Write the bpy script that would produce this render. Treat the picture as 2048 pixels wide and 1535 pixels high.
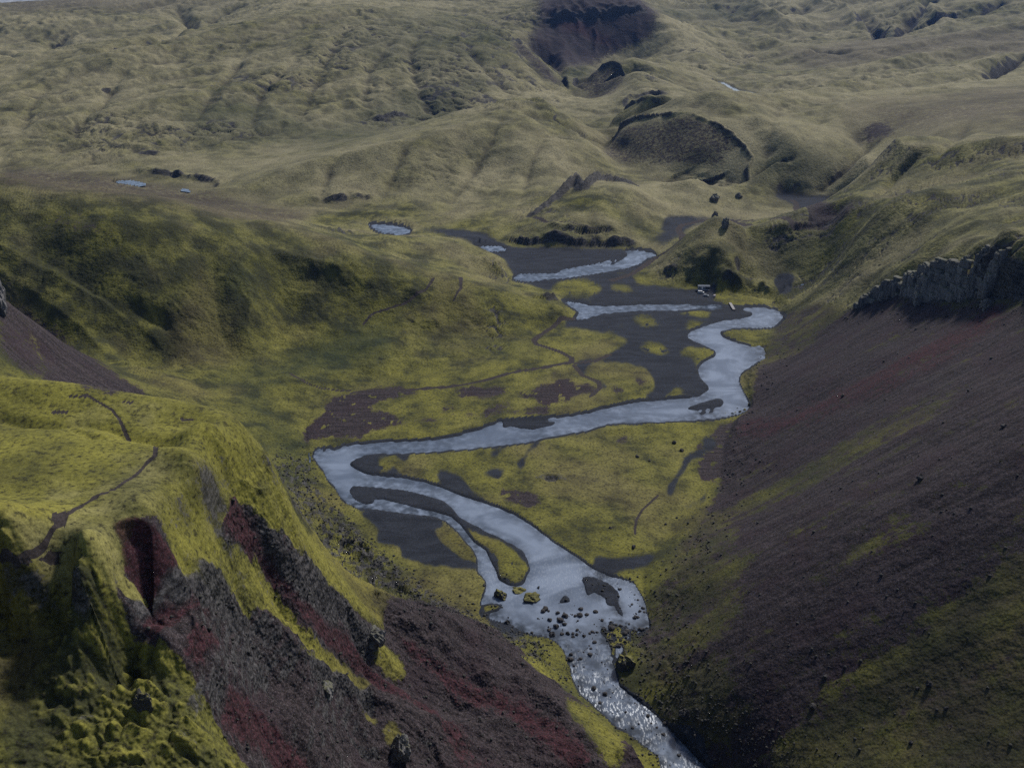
import bpy, math, random
Q = 1.0
import numpy as np
from mathutils import Vector, Matrix

# ------------------------------------------------------------------ camera, sky, sun, exposure
for o in list(bpy.data.objects):
    bpy.data.objects.remove(o)
SC = bpy.context.scene
COL = SC.collection
H = 270.0                      # eye height over the valley river, metres
FPX = 2000.0                   # focal length in pixels of the 2048 px wide photograph
HORIZON = -110.0
PITCH = math.atan((767.5 - HORIZON) / FPX)
cam = bpy.data.cameras.new('camera')
cam.sensor_width = 36.0
cam.lens = 36.0 * FPX / 2048.0
cam.clip_start = 1.0
cam.clip_end = 60000.0
camo = bpy.data.objects.new('camera', cam)
COL.objects.link(camo)
camo.location = (0, 0, H)
camo.rotation_euler = (math.pi / 2 - PITCH, 0, 0)
SC.camera = camo

SUN_EL, SUN_AZ = math.radians(45), math.radians(34)     # azimuth from +Y (view direction) to +X
world = bpy.data.worlds.new('World')
SC.world = world
world.use_nodes = True
nt = world.node_tree
bg = nt.nodes['Background']
sky = nt.nodes.new('ShaderNodeTexSky')
sky.sky_type = 'NISHITA'
sky.sun_disc = False
sky.sun_elevation = SUN_EL
sky.sun_rotation = SUN_AZ
sky.altitude = 700
sky.air_density = 1.0
sky.dust_density = 2.5
sky.ozone_density = 1.0
nt.links.new(sky.outputs[0], bg.inputs[0])
bg.inputs[1].default_value = 0.08
sun = bpy.data.lights.new('sun', 'SUN')
sun.energy = 2.8
sun.angle = math.radians(6)
sun.color = (1.0, 0.97, 0.92)
suno = bpy.data.objects.new('sun', sun)
COL.objects.link(suno)
sd = Vector((math.sin(SUN_AZ) * math.cos(SUN_EL), math.cos(SUN_AZ) * math.cos(SUN_EL), math.sin(SUN_EL)))
suno.rotation_euler = (-sd).to_track_quat('-Z', 'Y').to_euler()
suno.location = sd * 3000
SC.view_settings.view_transform = 'Standard'
SC.view_settings.look = 'None'
SC.view_settings.exposure = 0.30
SC.view_settings.gamma = 1.0
SC.view_settings.use_curve_mapping = False
SC.cycles.max_bounces = 4
SC.cycles.diffuse_bounces = 1
SC.cycles.volume_bounces = 0
SC.cycles.use_denoising = False
SC.cycles.adaptive_threshold = 0.01

# ------------------------------------------------------------------ numeric helpers
CP, SP = math.cos(PITCH), math.sin(PITCH)

def ray(u, v):
    a, b = (u - 1024.0) / FPX, (v - 767.5) / FPX
    return np.array([a, CP - b * SP, -SP - b * CP])          # world direction of a sight line

def P(u, v, z):                                              # a sight line meets height z
    d = ray(u, v)
    t = (z - H) / d[2]
    return (d[0] * t, d[1] * t, z)

def PY(u, v, y):                                             # a sight line at distance y ahead
    d = ray(u, v)
    t = y / d[1]
    return (d[0] * t, y, H + d[2] * t)

def zfloor(y):                                               # height of the valley floor along the river
    return np.interp(y, [0, 230, 262, 300, 330, 370, 420, 600, 800, 1000, 1300, 2000, 3000, 5000],
                     [-12, -9.5, -7.5, -5.0, -2.6, -0.6, 0, 0.8, 1.8, 3.5, 8, 19, 36, 0])

def PF(u, v):                                                # a sight line meets the valley floor
    z = 0.0
    for _ in range(12):
        p = P(u, v, z)
        z = float(zfloor(p[1]))
    return (p[0], p[1], z)

_pr = np.random.RandomState(11)
_PERM = _pr.permutation(4096).astype(np.int32)
_PERM2 = np.concatenate([_PERM, _PERM])
_ga = _pr.rand(4096) * 2 * np.pi
_GX, _GY = np.cos(_ga).astype(np.float32), np.sin(_ga).astype(np.float32)

def noise2(x, y, seed=0):                                    # gradient noise, about -1..1
    x = np.asarray(x); y = np.asarray(y)
    x0 = np.floor(x); y0 = np.floor(y)
    fx = (x - x0).astype(np.float32); fy = (y - y0).astype(np.float32)
    ix = x0.astype(np.int32) & 4095; iy = (y0.astype(np.int32) + seed * 57) & 4095
    sx = fx * fx * fx * (fx * (fx * 6 - 15) + 10); sy = fy * fy * fy * (fy * (fy * 6 - 15) + 10)
    A = _PERM2[ix]; B = _PERM2[(ix + 1) & 4095]
    iy1 = (iy + 1) & 4095
    h = _PERM2[A + iy]; a = _GX[h] * fx + _GY[h] * fy
    h = _PERM2[B + iy]; b = _GX[h] * (fx - 1) + _GY[h] * fy
    h = _PERM2[A + iy1]; c = _GX[h] * fx + _GY[h] * (fy - 1)
    h = _PERM2[B + iy1]; d = _GX[h] * (fx - 1) + _GY[h] * (fy - 1)
    a += (b - a) * sx; c += (d - c) * sx
    return (a + (c - a) * sy) * 1.5

def fbm(x, y, wl, octaves=4, seed=0, gain=0.5, ridged=False):
    out = np.zeros(x.shape, np.float32); amp = 1.0; tot = 0.0
    for k in range(octaves):
        f = (1.0 / wl) * 2.03 ** k
        ca, sa = math.cos(0.7 * k + seed), math.sin(0.7 * k + seed)
        n = noise2((x * ca - y * sa) * f + 17.3 * k, (x * sa + y * ca) * f - 9.1 * k, seed * 31 + k)
        if ridged:
            n = 1.0 - 2.0 * np.abs(n)
        out += amp * n; tot += amp; amp *= gain
    return out / tot

def sstep(a, b, x):
    t = np.clip((x - a) / (b - a), 0, 1)
    return t * t * (3 - 2 * t)

def inside(px, py, poly):                                    # even-odd test of many points
    poly = np.array([q[:2] for q in poly], float)
    res = np.zeros(px.shape, bool)
    sel = (px >= poly[:, 0].min()) & (px <= poly[:, 0].max()) & (py >= poly[:, 1].min()) & (py <= poly[:, 1].max())
    if not sel.any():
        return res
    qx, qy = px[sel], py[sel]
    r = np.zeros(qx.shape, bool)
    n = len(poly)
    for i in range(n):
        x1, y1 = poly[i]; x2, y2 = poly[(i + 1) % n]
        if y1 == y2:
            continue
        c = ((y1 > qy) != (y2 > qy))
        r ^= c & (qx < (x2 - x1) * (qy - y1) / (y2 - y1) + x1)
    res[sel] = r
    return res

def linedist(px, py, line, rmax):
    """distance to a polyline, position along it (0..n-1) and side (+ left of its direction)"""
    line = np.array([q[:2] for q in line], float)
    best = np.full(px.shape, 1e9); along = np.zeros(px.shape); side = np.zeros(px.shape)
    sel = (px >= line[:, 0].min() - rmax) & (px <= line[:, 0].max() + rmax) & (py >= line[:, 1].min() - rmax) & (py <= line[:, 1].max() + rmax)
    if not sel.any():
        return best, along, side
    qx, qy = px[sel], py[sel]
    b = np.full(qx.shape, 1e9); al = np.zeros(qx.shape); si = np.zeros(qx.shape)
    for i in range(len(line) - 1):
        x1, y1 = line[i, :2]; x2, y2 = line[i + 1, :2]
        dx, dy = x2 - x1, y2 - y1
        L = dx * dx + dy * dy + 1e-9
        t = np.clip(((qx - x1) * dx + (qy - y1) * dy) / L, 0, 1)
        d = np.hypot(qx - (x1 + t * dx), qy - (y1 + t * dy))
        m = d < b
        b[m] = d[m]; al[m] = i + t[m]
        si[m] = np.sign(dx * (qy[m] - y1) - dy * (qx[m] - x1))
    best[sel] = b; along[sel] = al; side[sel] = si
    return best, along, side

def blur(a, n, m=None):                                      # box blur twice over the grid indices
    m = n if m is None else m
    for _ in range(2):
        for ax, k in ((0, n), (1, m)):
            if k < 1:
                continue
            pad = [(0, 0), (0, 0)]; pad[ax] = (k + 1, k)
            c = np.cumsum(np.pad(a, pad, mode='edge'), axis=ax, dtype=np.float64)
            sl1 = [slice(None)] * 2; sl0 = [slice(None)] * 2
            sl1[ax] = slice(2 * k + 1, None); sl0[ax] = slice(0, -(2 * k + 1))
            a = (c[tuple(sl1)] - c[tuple(sl0)]) / (2 * k + 1)
    return a

# photograph tracings were made on enlarged crops: turn crop coordinates into photograph pixels
CROP = {'a': (700, 400, 2.926), 'b': (1300, 400, 2.738), 'c': (600, 850, 2.2413), 'd': (0, 900, 2.417), 'e': (0, 700, 3.411),
        'f': (1024, 0, 2.0), 'g': (0, 0, 2.0), 'h': (1320, 540, 7.314), 'i': (900, 1100, 3.838), 'p': (0, 0, 1.0)}
def crop(k, pts):
    x0, y0, s = CROP[k]
    return [(x0 + x / s, y0 + y / s) for x, y in pts]
# ------------------------------------------------------------------ the shape of the land: survey points
TOE_Y = [200, 255, 273, 308, 345, 373, 420, 462, 520, 590, 640, 690, 760, 900]
TOE_X = [110, 84, 73, 56, 52, 62, 85, 107, 125, 155, 170, 190, 212, 260]
def R(u, v, slope=0.65):                                     # a sight line meets the eastern scree slope
    lo, hi = -5.0, 268.0
    for _ in range(50):
        z = 0.5 * (lo + hi)
        p = P(u, v, z)
        if slope * (p[0] - np.interp(p[1], TOE_Y, TOE_X)) > z:
            lo = z
        else:
            hi = z
    return P(u, v, lo)

FLOOR_PX = [(1300, 1560), (1240, 1470), (1140, 1370), (1100, 1300), (1000, 1255), (900, 1212), (800, 1130), (730, 1080), (670, 1010),
            (632, 960), (618, 905), (612, 850), (640, 790), (720, 760), (860, 735), (1000, 705), (1060, 682), (1080, 652), (1140, 640), (1155, 622),
            (1125, 602), (1060, 566), (1022, 548), (985, 510), (930, 486), (860, 470), (770, 452), (680, 442), (720, 436), (800, 438),
            (900, 458), (970, 474), (1060, 490), (1180, 494), (1250, 495), (1312, 505), (1320, 520), (1285, 540), (1295, 560), (1400, 572), (1470, 585),
            (1560, 602), (1572, 622), (1562, 640), (1500, 690), (1527, 712), (1487, 745), (1507, 815), (1480, 836), (1450, 900),
            (1445, 960), (1410, 1000), (1335, 1080), (1290, 1140), (1300, 1250), (1250, 1300), (1240, 1370), (1330, 1445), (1440, 1560)]
FLOOR = [PF(u, v) for u, v in FLOOR_PX]

CTRL = []
def c(*pts):
    for q in pts:
        CTRL.append(P(*q))
def cy(*pts):
    for q in pts:
        CTRL.append(PY(*q))
def cw(*pts):
    CTRL.extend(pts)
CTRL.extend(FLOOR)
for q in [(1200, 900), (1000, 800), (1300, 700), (1200, 560), (1100, 520), (900, 850), (1350, 620), (1450, 600)]:
    CTRL.append(PF(*q))
# eastern scree slope
for u, v in [(2048, 700), (2048, 850), (2048, 1000), (2048, 1200), (2048, 1400), (2048, 1535), (1850, 700), (1850, 850), (1850, 1000), (1850, 1200), (1850, 1400),
             (1700, 800), (1700, 1000), (1700, 1250), (1700, 1450), (1550, 900), (1550, 1100), (1550, 1300), (1550, 1500), (2300, 900), (2300, 1200), (2300, 1500), (2300, 700),
             (1600, 760), (1700, 690), (1450, 1150), (1420, 1300), (1400, 1420), (1660, 640), (1760, 620), (1900, 620), (2048, 620), (2250, 620)]:
    CTRL.append(R(u, v))
# ground over and behind the cliff rim (the cliff step itself is added later)
c((2048, 470, 112), (2048, 430, 112), (2048, 400, 112), (1900, 445, 98), (1830, 490, 78), (1750, 545, 56), (1650, 600, 25), (1590, 620, 9), (2250, 420, 120),
  (1700, 500, 52), (1800, 455, 78), (1900, 400, 98), (2000, 365, 110), (2048, 345, 114), (1750, 425, 78), (1640, 560, 18), (1600, 585, 6), (2250, 340, 122),
  (1500, 455, 40), (1600, 440, 48), (1700, 420, 62), (1540, 520, 20), (1620, 490, 32), (1560, 580, 5),
  (1640, 412, 6), (1460, 442, 6), (1560, 420, 6), (1700, 402, 14), (1560, 395, 8))
# pinnacle hill
c((1440, 438, 44), (1425, 466, 36), (1400, 492, 28), (1370, 512, 20), (1445, 500, 29), (1465, 535, 19), (1400, 545, 14), (1440, 560, 11), (1330, 505, 7), (1375, 470, 24), (1345, 535, 9), (1490, 468, 30), (1495, 510, 20), (1440, 578, 4), (1510, 560, 9), (1390, 565, 5))
# hill behind the flats, rocks
c((1100, 445, 20), (1200, 398, 29), (1270, 380, 28), (1320, 432, 9), (1050, 438, 13), (1150, 412, 24), (1330, 470, 5), (1220, 440, 20), (1270, 470, 8), (1330, 400, 14), (1380, 430, 7),
  (1090, 408, 22), (1150, 372, 25), (1250, 368, 22), (1380, 360, 22), (1480, 372, 15), (1420, 405, 10), (1050, 415, 12), (1320, 385, 14))
# mid hill
c((330, 372, 12), (240, 360, 13), (100, 345, 14), (0, 337, 15), (600, 432, 7), (750, 430, 6), (-150, 330, 17), (450, 392, 11), (930, 440, 6), (520, 405, 9),
  (700, 300, 38), (850, 262, 52), (1000, 217, 66), (1060, 198, 68), (1130, 235, 58), (1200, 292, 34), (1262, 352, 11), (950, 335, 24), (850, 375, 14), (1100, 305, 38), (550, 352, 18), (650, 390, 12), (1000, 395, 12), (1180, 350, 16),
  (600, 287, 14), (750, 266, 15), (870, 238, 16), (1180, 232, 12), (1165, 270, 10), (1210, 262, 11), (450, 318, 16), (300, 320, 18))
# hill with the rock-crowned scree face
cy((1300, 225, 1363), (1400, 235, 1305), (1470, 270, 1250), (1225, 250, 1420), (1498, 305, 1205), (1502, 350, 1172))
c((1230, 298, 10), (1300, 338, 9), (1400, 356, 9), (1480, 368, 10), (1350, 200, 68), (1500, 195, 66), (1550, 230, 66), (1600, 300, 50), (1640, 385, 10), (1570, 350, 27),
  (1700, 222, 70), (1722, 295, 48), (1740, 260, 60), (1900, 250, 85), (2048, 260, 95), (1800, 330, 72), (1700, 395, 18), (1850, 385, 76), (1950, 200, 88), (2048, 180, 92), (1800, 200, 78), (2250, 200, 105), (2250, 280, 108), (1900, 345, 88), (1790, 300, 78),
  (1480, 176, 20), (1430, 161, 21), (1520, 189, 19), (1550, 172, 24), (1650, 152, 34), (1800, 130, 48), (2048, 82, 72), (2048, 135, 64), (1450, 130, 25), (1650, 102, 40), (1770, 72, 48), (1900, 60, 72), (2048, 42, 88), (1780, 30, 80), (1600, 50, 62), (1900, 12, 112), (1500, 20, 92), (1400, 62, 52), (2048, 0, 128), (1400, 10, 100), (1500, 90, 44),
  (1500, -25, 125), (1800, -25, 145), (2200, -25, 150), (2250, 60, 100))
# far canyon
c((1225, 125, 62), (1190, 150, 36), (1200, 195, 12), (1260, 150, 53), (1330, 162, 38), (1385, 186, 18), (1300, 122, 52), (1400, 110, 48), (1350, 80, 72), (1160, 200, 14),
  (1020, 80, 86), (1062, 112, 70), (1085, 150, 46), (1140, 190, 14), (1150, 166, 17), (1130, 122, 42), (1200, 135, 22), (1270, 127, 26), (1345, 52, 92))
cy((1100, 50, 2440), (1200, 62, 2420), (1200, 12, 2490), (1300, 55, 2430), (1100, 10, 2510), (1280, 10, 2520), (1060, 20, 2560))
c((1000, 30, 112), (1200, -25, 160), (1000, -25, 150), (700, -25, 150))
# western slopes
c((750, 200, 40), (900, 200, 38), (1000, 170, 46), (1090, 195, 26), (900, 130, 76), (750, 120, 82), (600, 150, 66), (450, 200, 46), (450, 250, 28), (250, 250, 30), (100, 282, 22), (0, 250, 32), (0, 180, 56), (250, 170, 60),
  (500, 80, 102), (700, 30, 136), (850, 30, 130), (900, 62, 110), (300, 112, 84), (100, 160, 62), (0, 119, 80), (220, 103, 95), (340, 70, 108), (520, 30, 125), (-200, 130, 78), (-200, 250, 35),
  (620, 245, 26), (800, 225, 26), (650, 80, 106),
  (100, 88, 58), (280, 86, 60), (400, 47, 82), (300, 40, 96), (0, 62, 82), (200, 22, 108), (420, 3, 126), (0, 16, 110), (120, 60, 84), (-200, 40, 90), (560, 5, 140))
# near western hill
c((0, 420, 93), (330, 430, 84), (450, 440, 75), (560, 480, 60), (700, 520, 45), (850, 562, 29), (1000, 592, 17), (1090, 606, 9), (0, 600, 47), (150, 600, 46), (300, 600, 45), (300, 700, 20), (450, 600, 38), (600, 600, 28), (450, 700, 14), (600, 680, 11),
  (750, 640, 13), (900, 650, 8), (600, 740, 5), (480, 745, 10), (400, 765, 13), (0, 700, 28), (0, 500, 72), (150, 500, 72), (-150, 500, 78), (-150, 420, 98), (750, 715, 5),
  (0, 345, 84), (200, 372, 79), (400, 408, 62), (600, 442, 34), (700, 458, 18), (750, 472, 24), (860, 477, 27), (950, 492, 16), (800, 512, 25), (900, 540, 19), (1000, 565, 9), (-150, 340, 92), (450, 520, 58), (250, 520, 66))
# near ridge on the left: flat top, flank, ribs
c((0, 750, 165), (0, 900, 166), (250, 870, 162), (480, 850, 158), (400, 815, 161), (250, 790, 163), (110, 765, 165), (0, 1080, 170), (300, 1000, 166), (150, 1110, 168), (400, 950, 161), (450, 900, 158), (-250, 900, 172), (-250, 1150, 176), (-200, 760, 168),
  (300, 1030, 165), (520, 900, 147), (540, 940, 138), (600, 1040, 115), (680, 1130, 92), (760, 1230, 66),
  (850, 1210, 14), (950, 1280, 14), (1050, 1340, 11), (1150, 1420, 6), (1250, 1510, 0),
  (900, 1400, 44), (1000, 1500, 29), (800, 1350, 62), (700, 1300, 80), (700, 1450, 72), (800, 1510, 58), (600, 1200, 112), (500, 1100, 131), (450, 1000, 149), (400, 1100, 149),
  (900, 1530, 42),
  (440, 1500, 133), (400, 1420, 138), (250, 1300, 147), (150, 1190, 156), (0, 1190, 159), (0, 1350, 150), (0, 1535, 143), (200, 1535, 141), (400, 1535, 133), (200, 1420, 146), (-250, 1350, 160), (-250, 1535, 152))
cy((285, 1160, 166), (320, 1250, 156), (400, 1350, 158), (460, 1470, 156), (600, 1460, 184), (600, 1400, 193), (500, 1400, 175), (560, 1535, 168), (420, 1300, 166), (380, 1200, 171), (500, 1250, 197), (600, 1300, 207), (700, 1535, 199), (620, 1535, 178), (500, 1320, 186))
cw((-150, 330, 88), (-95, 320, 62), (-230, 370, 100), (-70, 310, 52), (-38, 284, 66), (-140, 430, 28), (-110, 390, 18), (-62, 350, 18), (-210, 480, 38), (-20, 300, 42), (-85, 360, 20))
c((0, 595, 95), (60, 682, 74), (140, 768, 54), (-120, 560, 112))
for u, vs in ((-60, (800, 860, 930, 1000, 1080)), (60, (800, 860, 930, 1000, 1060)), (150, (810, 870, 940, 1010, 1070)), (220, (820, 880, 950, 1010)), (290, (830, 890, 950)), (350, (840, 890, 940)), (410, (860, 900))):
    for v in vs:
        c((u, v, 163.5 + 6.5 * (v - 800) / 290 - 5.5 * max(0, u - 100) / 350))
for u, v, z in [(0, 748, 165), (60, 757, 165), (110, 767, 165), (180, 778, 164), (250, 787, 163), (330, 800, 162), (400, 815, 161), (440, 830, 160), (480, 848, 158)]:
    p = P(u, v, z)
    CTRL.append(p)
    for dy, dz in ((13, 8), (34, 26)):
        cw((p[0] * (1 + dy / p[1]), p[1] + dy, z - dz))
cw((-80, 80, 165), (0, 90, 125), (60, 100, 105), (120, 120, 120), (-140, 100, 175), (0, 50, 190), (60, 60, 170), (-80, 50, 200), (180, 170, 90), (260, 200, 120), (90, 220, 8), (95, 190, 20), (350, 300, 190), (350, 480, 180), (420, 620, 160))
for th in np.linspace(-0.85, 0.85, 12):
    for r, z in ((5200, 10), (9000, 20), (20000, 60)):
        cw((r * math.sin(th), r * math.cos(th), z if r > 6000 or th < -0.2 else 60))
for th in (-0.85, -0.7, 0.7, 0.85):
    for r in (1000, 1700, 2600):
        cw((r * math.sin(th), r * math.cos(th), 100))
CTRL = np.array(CTRL)

# thin plate spline in (bearing, log distance)
def tr(x, y):
    return np.arctan2(x, y), 0.5 * np.log(x * x + y * y)
def tps_fit(pts, lam):
    th, rh = tr(pts[:, 0], pts[:, 1])
    n = len(pts)
    d2 = (th[:, None] - th) ** 2 + (rh[:, None] - rh) ** 2
    K = 0.5 * d2 * np.log(d2 + 1e-12) + lam * np.eye(n)
    Pm = np.stack([np.ones(n), th, rh], 1)
    A = np.block([[K, Pm], [Pm.T, np.zeros((3, 3))]])
    s = np.linalg.solve(A, np.concatenate([pts[:, 2], np.zeros(3)]))
    return th, rh, s
TH0, TH1, RH0, RH1 = -0.80, 0.80, math.log(70.0), math.log(20000.0)
NCT, NCR = 340, 460
def tps_grid():
    # drop near duplicates
    keep = []
    th, rh = tr(CTRL[:, 0], CTRL[:, 1])
    for i in range(len(CTRL)):
        if all((th[i] - th[j]) ** 2 + (rh[i] - rh[j]) ** 2 > 0.004 ** 2 for j in keep):
            keep.append(i)
    t, r, s = tps_fit(CTRL[keep], 2e-5)
    gt = np.linspace(TH0, TH1, NCT); gr = np.linspace(RH0, RH1, NCR)
    out = np.zeros((NCT, NCR))
    for i in range(NCT):
        d2 = (gt[i] - t)[None, :] ** 2 + (gr[:, None] - r[None, :]) ** 2
        out[i] = (0.5 * d2 * np.log(d2 + 1e-12)) @ s[:-3] + s[-3] + s[-2] * gt[i] + s[-1] * gr
    return out
BASE = tps_grid()
def base_z(x, y):
    th, rh = tr(x, y)
    fi = np.clip((th - TH0) / (TH1 - TH0) * (NCT - 1), 0, NCT - 1.001)
    fj = np.clip((rh - RH0) / (RH1 - RH0) * (NCR - 1), 0, NCR - 1.001)
    i = fi.astype(int); j = fj.astype(int)
    a = fi - i; b = fj - j
    return (BASE[i, j] * (1 - a) * (1 - b) + BASE[i + 1, j] * a * (1 - b) + BASE[i, j + 1] * (1 - a) * b + BASE[i + 1, j + 1] * a * b)
CROP.update({'j': (600, 680, 4.096), 'k': (1050, 600, 4.096), 'l': (1000, 840, 4.096), 'm': (0, 1080, 3.374), 'n': (500, 1000, 5.118), 'o': (400, 1230, 4.096),
             'q': (1650, 450, 5.116), 'r': (1050, 330, 4.551), 's': (950, 0, 4.096), 't': (0, 400, 2.926)})

_steps = np.exp(np.linspace(math.log(95.0), math.log(9000.0), 1400))
def at(u, v):                                                # where a sight line first meets the smooth land
    d = ray(u, v)
    hd = math.hypot(d[0], d[1])
    t = _steps / hd
    x, y, z = d[0] * t, d[1] * t, H + d[2] * t
    g = base_z(x, y) - z
    k = np.argmax(g > 0)
    if k == 0:
        k = len(t) - 1 if not (g > 0).any() else 1
    f = g[k - 1] / (g[k - 1] - g[k] + 1e-9)
    f = min(max(f, 0), 1)
    return (x[k - 1] + f * (x[k] - x[k - 1]), y[k - 1] + f * (y[k] - y[k - 1]), z[k - 1] + f * (z[k] - z[k - 1]))

def land(k, pts):
    return [at(u, v) for u, v in crop(k, pts)]
def flat(k, pts):
    return [PF(u, v) for u, v in crop(k, pts)]

# ------------------------------------------------------------------ line features: rock steps, ridges, gullies
# (crop, points, heights, width below, width above, rockiness); a step rises on the far side of the line seen from the valley
STEPS = []
def step(k, pts, hs, wf, wb, rock=1.0, cut=False, front=0):
    line = np.array(land(k, pts))
    STEPS.append((line, np.interp(np.arange(len(line)), np.linspace(0, len(line) - 1, len(hs)), hs), wf, wb, rock, cut, front))
step('p', [(1708, 612), (1735, 600), (1770, 592), (1800, 588), (1850, 602), (1900, 595), (1960, 592), (2048, 594), (2180, 600)], [3, 12, 17, 21, 24, 27, 28, 28, 28], 3.0, 60)
step('p', [(1240, 222), (1262, 205), (1300, 194), (1345, 200)], [3, 9, 9, 3], 5, 40)
step('p', [(1080, 48), (1130, 40), (1200, 38), (1260, 30), (1310, 35)], [12, 16, 16, 14, 10], 10, 60)
step('p', [(1288, 562), (1310, 552), (1335, 548), (1352, 552)], [2, 4, 5, 2], 3, 18, 0.8)
step('p', [(1378, 556), (1395, 545), (1412, 550)], [2, 5, 2], 2.5, 14, 0.8)
step('p', [(1436, 566), (1462, 562), (1490, 575)], [2, 5, 3], 2.5, 14, 0.9)
step('p', [(1500, 580), (1525, 578), (1548, 590)], [2, 5, 2], 2.5, 12, 0.9)
step('p', [(1410, 500), (1425, 515), (1430, 535)], [1, 3, 1], 2.5, 12, 0.6)
step('p', [(1000, 482), (1060, 490), (1150, 490), (1230, 493), (1290, 494)], [3, 6, 6, 6, 3], 4, 20)
step('p', [(1060, 462), (1120, 455), (1190, 462), (1250, 470)], [2, 4, 4, 2], 4, 20)
step('p', [(930, 512), (970, 520), (1005, 540), (1020, 552)], [2, 6, 6, 3], 3, 20)
step('p', [(1062, 598), (1090, 604), (1125, 606)], [2, 7, 5], 3, 15)
step('p', [(640, 462), (700, 462), (750, 462)], [2, 5, 3], 3, 20)
step('p', [(800, 590), (850, 600), (890, 595)], [1, 3, 1], 3, 18)
step('p', [(806, 640), (850, 660), (900, 648)], [1, 4, 1], 3, 16)
step('p', [(600, 545), (640, 552), (700, 560)], [1, 4, 1], 3, 18)
step('p', [(150, 322), (230, 305), (330, 312), (400, 300)], [2, 5, 6, 2], 6, 40)
step('p', [(250, 345), (330, 352), (420, 365), (440, 380)], [3, 6, 7, 3], 5, 30)
step('p', [(600, 410), (680, 402), (760, 395)], [2, 6, 3], 5, 30)
step('p', [(700, 255), (780, 242), (840, 235)], [3, 7, 3], 6, 30)
# near ridge: rock lips whose broken side looks down the valley
def lip(k, pts, hs, wf, wb, rock=1.0):
    step(k, pts, hs, wf, wb, rock, True, -1)
lip('p', [(-60, 1132), (0, 1130), (70, 1135), (120, 1160), (165, 1150), (205, 1130)], [3, 4, 4.5, 5, 4, 2], 1.2, 18)
lip('p', [(215, 1046), (250, 1036), (285, 1036), (302, 1048)], [3, 7, 7, 3], 1.4, 20, 0.7)
lip('p', [(225, 1175), (265, 1195), (320, 1190), (380, 1160), (430, 1145)], [2, 5, 6, 5, 2], 1.4, 18)
lip('p', [(385, 935), (430, 1005), (470, 1050), (520, 1100), (560, 1128), (600, 1150), (645, 1178), (690, 1212), (725, 1236), (766, 1246)], [2, 5, 6, 7, 7, 8, 9, 10, 10, 6], 1.6, 24, 0.9)
lip('p', [(335, 1045), (370, 1095), (410, 1140), (455, 1190), (505, 1235), (560, 1278), (600, 1308), (640, 1336), (700, 1358), (748, 1366)], [2, 4, 5, 5, 4, 3, 3, 5, 7, 4], 1.6, 24, 0.9)
lip('p', [(388, 1440), (420, 1388), (465, 1350), (520, 1315), (570, 1296), (602, 1300)], [1, 2.5, 3, 3, 3, 1], 1.6, 24)
lip('p', [(690, 1475), (725, 1490), (760, 1472), (785, 1445)], [2, 5, 5, 2], 1.4, 16, 0.8)
lip('p', [(810, 1440), (840, 1465), (870, 1478)], [2, 5, 3], 1.4, 16, 0.8)
lip('p', [(600, 1170), (650, 1245), (720, 1290), (800, 1330)], [2, 4, 5, 2], 1.4, 14, 0.8)
lip('p', [(300, 1046), (330, 1018), (365, 985), (400, 958), (440, 932), (475, 902), (498, 872)], [3, 4, 5, 5, 5, 5, 3], 2.2, 26, 0.75)
lip('p', [(205, 1128), (212, 1095), (216, 1060)], [2, 4, 3], 1.5, 14, 0.7)
lip('p', [(235, 1262), (262, 1300), (290, 1325)], [1, 3, 2], 1.0, 8, 0.4)
RIDGES = []                                                  # (line, height, width): negative heights are gullies and cracks; rock weight paints shade into far gullies
def ridge(k, pts, hs, w, rock=0.0):
    line = np.array(land(k, pts))
    RIDGES.append((line, np.interp(np.arange(len(line)), np.linspace(0, len(line) - 1, len(hs)), hs), w, rock))
ridge('p', [(1066, 424), (1098, 402), (1130, 380), (1152, 366), (1165, 380), (1185, 366), (1200, 362), (1230, 362), (1268, 372)], [2, 6, 9, 13, 7, 10, 12, 9, 3], 11, 1.0)
ridge('p', [(1300, 372), (1370, 366), (1440, 372), (1490, 384)], [2, 4, 4, 2], 12, 0.35)
ridge('t', [(0, 280), (300, 430), (600, 600), (900, 800), (1200, 1010)], [5, 7, 7, 6, 3], 22)
ridge('t', [(0, 430), (200, 560), (500, 780), (800, 1000), (1000, 1080)], [4, 6, 6, 5, 2], 18)
ridge('t', [(200, 300), (450, 470), (700, 640), (950, 860), (1150, 980)], [-3, -5, -6, -5, -2], 18)
ridge('t', [(1400, 420), (1450, 520), (1480, 640), (1440, 760), (1500, 900)], [3, 6, 7, 6, 3], 30)
ridge('t', [(1250, 420), (1260, 560), (1280, 700), (1330, 850)], [-3, -6, -6, -3], 26)
ridge('t', [(1650, 480), (1660, 620), (1640, 760), (1600, 900)], [-3, -5, -5, -2], 26)
ridge('t', [(1500, 300), (1700, 330), (1900, 400), (2048, 450)], [2, 4, 4, 3], 16, 0.3)
ridge('t', [(730, 580), (800, 630), (880, 680), (960, 720)], [-1, -4, -5, -2], 9)
ridge('t', [(890, 620), (930, 660), (965, 715)], [-1, -3, -3], 7)
ridge('p', [(0, 112), (60, 108), (110, 88), (130, 70)], [-23.7, -33.8, -27.0, -6.8], 45, 0.25)  # far gullies from here: rock weight paints their shade as dark ground
ridge('p', [(200, 106), (260, 98), (330, 76), (390, 50), (355, 20)], [-20.2, -37.2, -30.3, -33.8, -10.2], 40, 0.25)
ridge('p', [(380, 62), (430, 40), (470, 20)], [-27.0, -23.7, -10.2], 37, 0.25)
ridge('f', [(1400, 60), (1440, 100), (1480, 130), (1500, 155)], [-16.8, -37.2, -50.7, -50.7], 45, 0.25)
ridge('f', [(1500, 155), (1560, 130), (1650, 115), (1700, 95)], [-50.7, -33.8, -33.8, -20.2], 40, 0.25)
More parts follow.
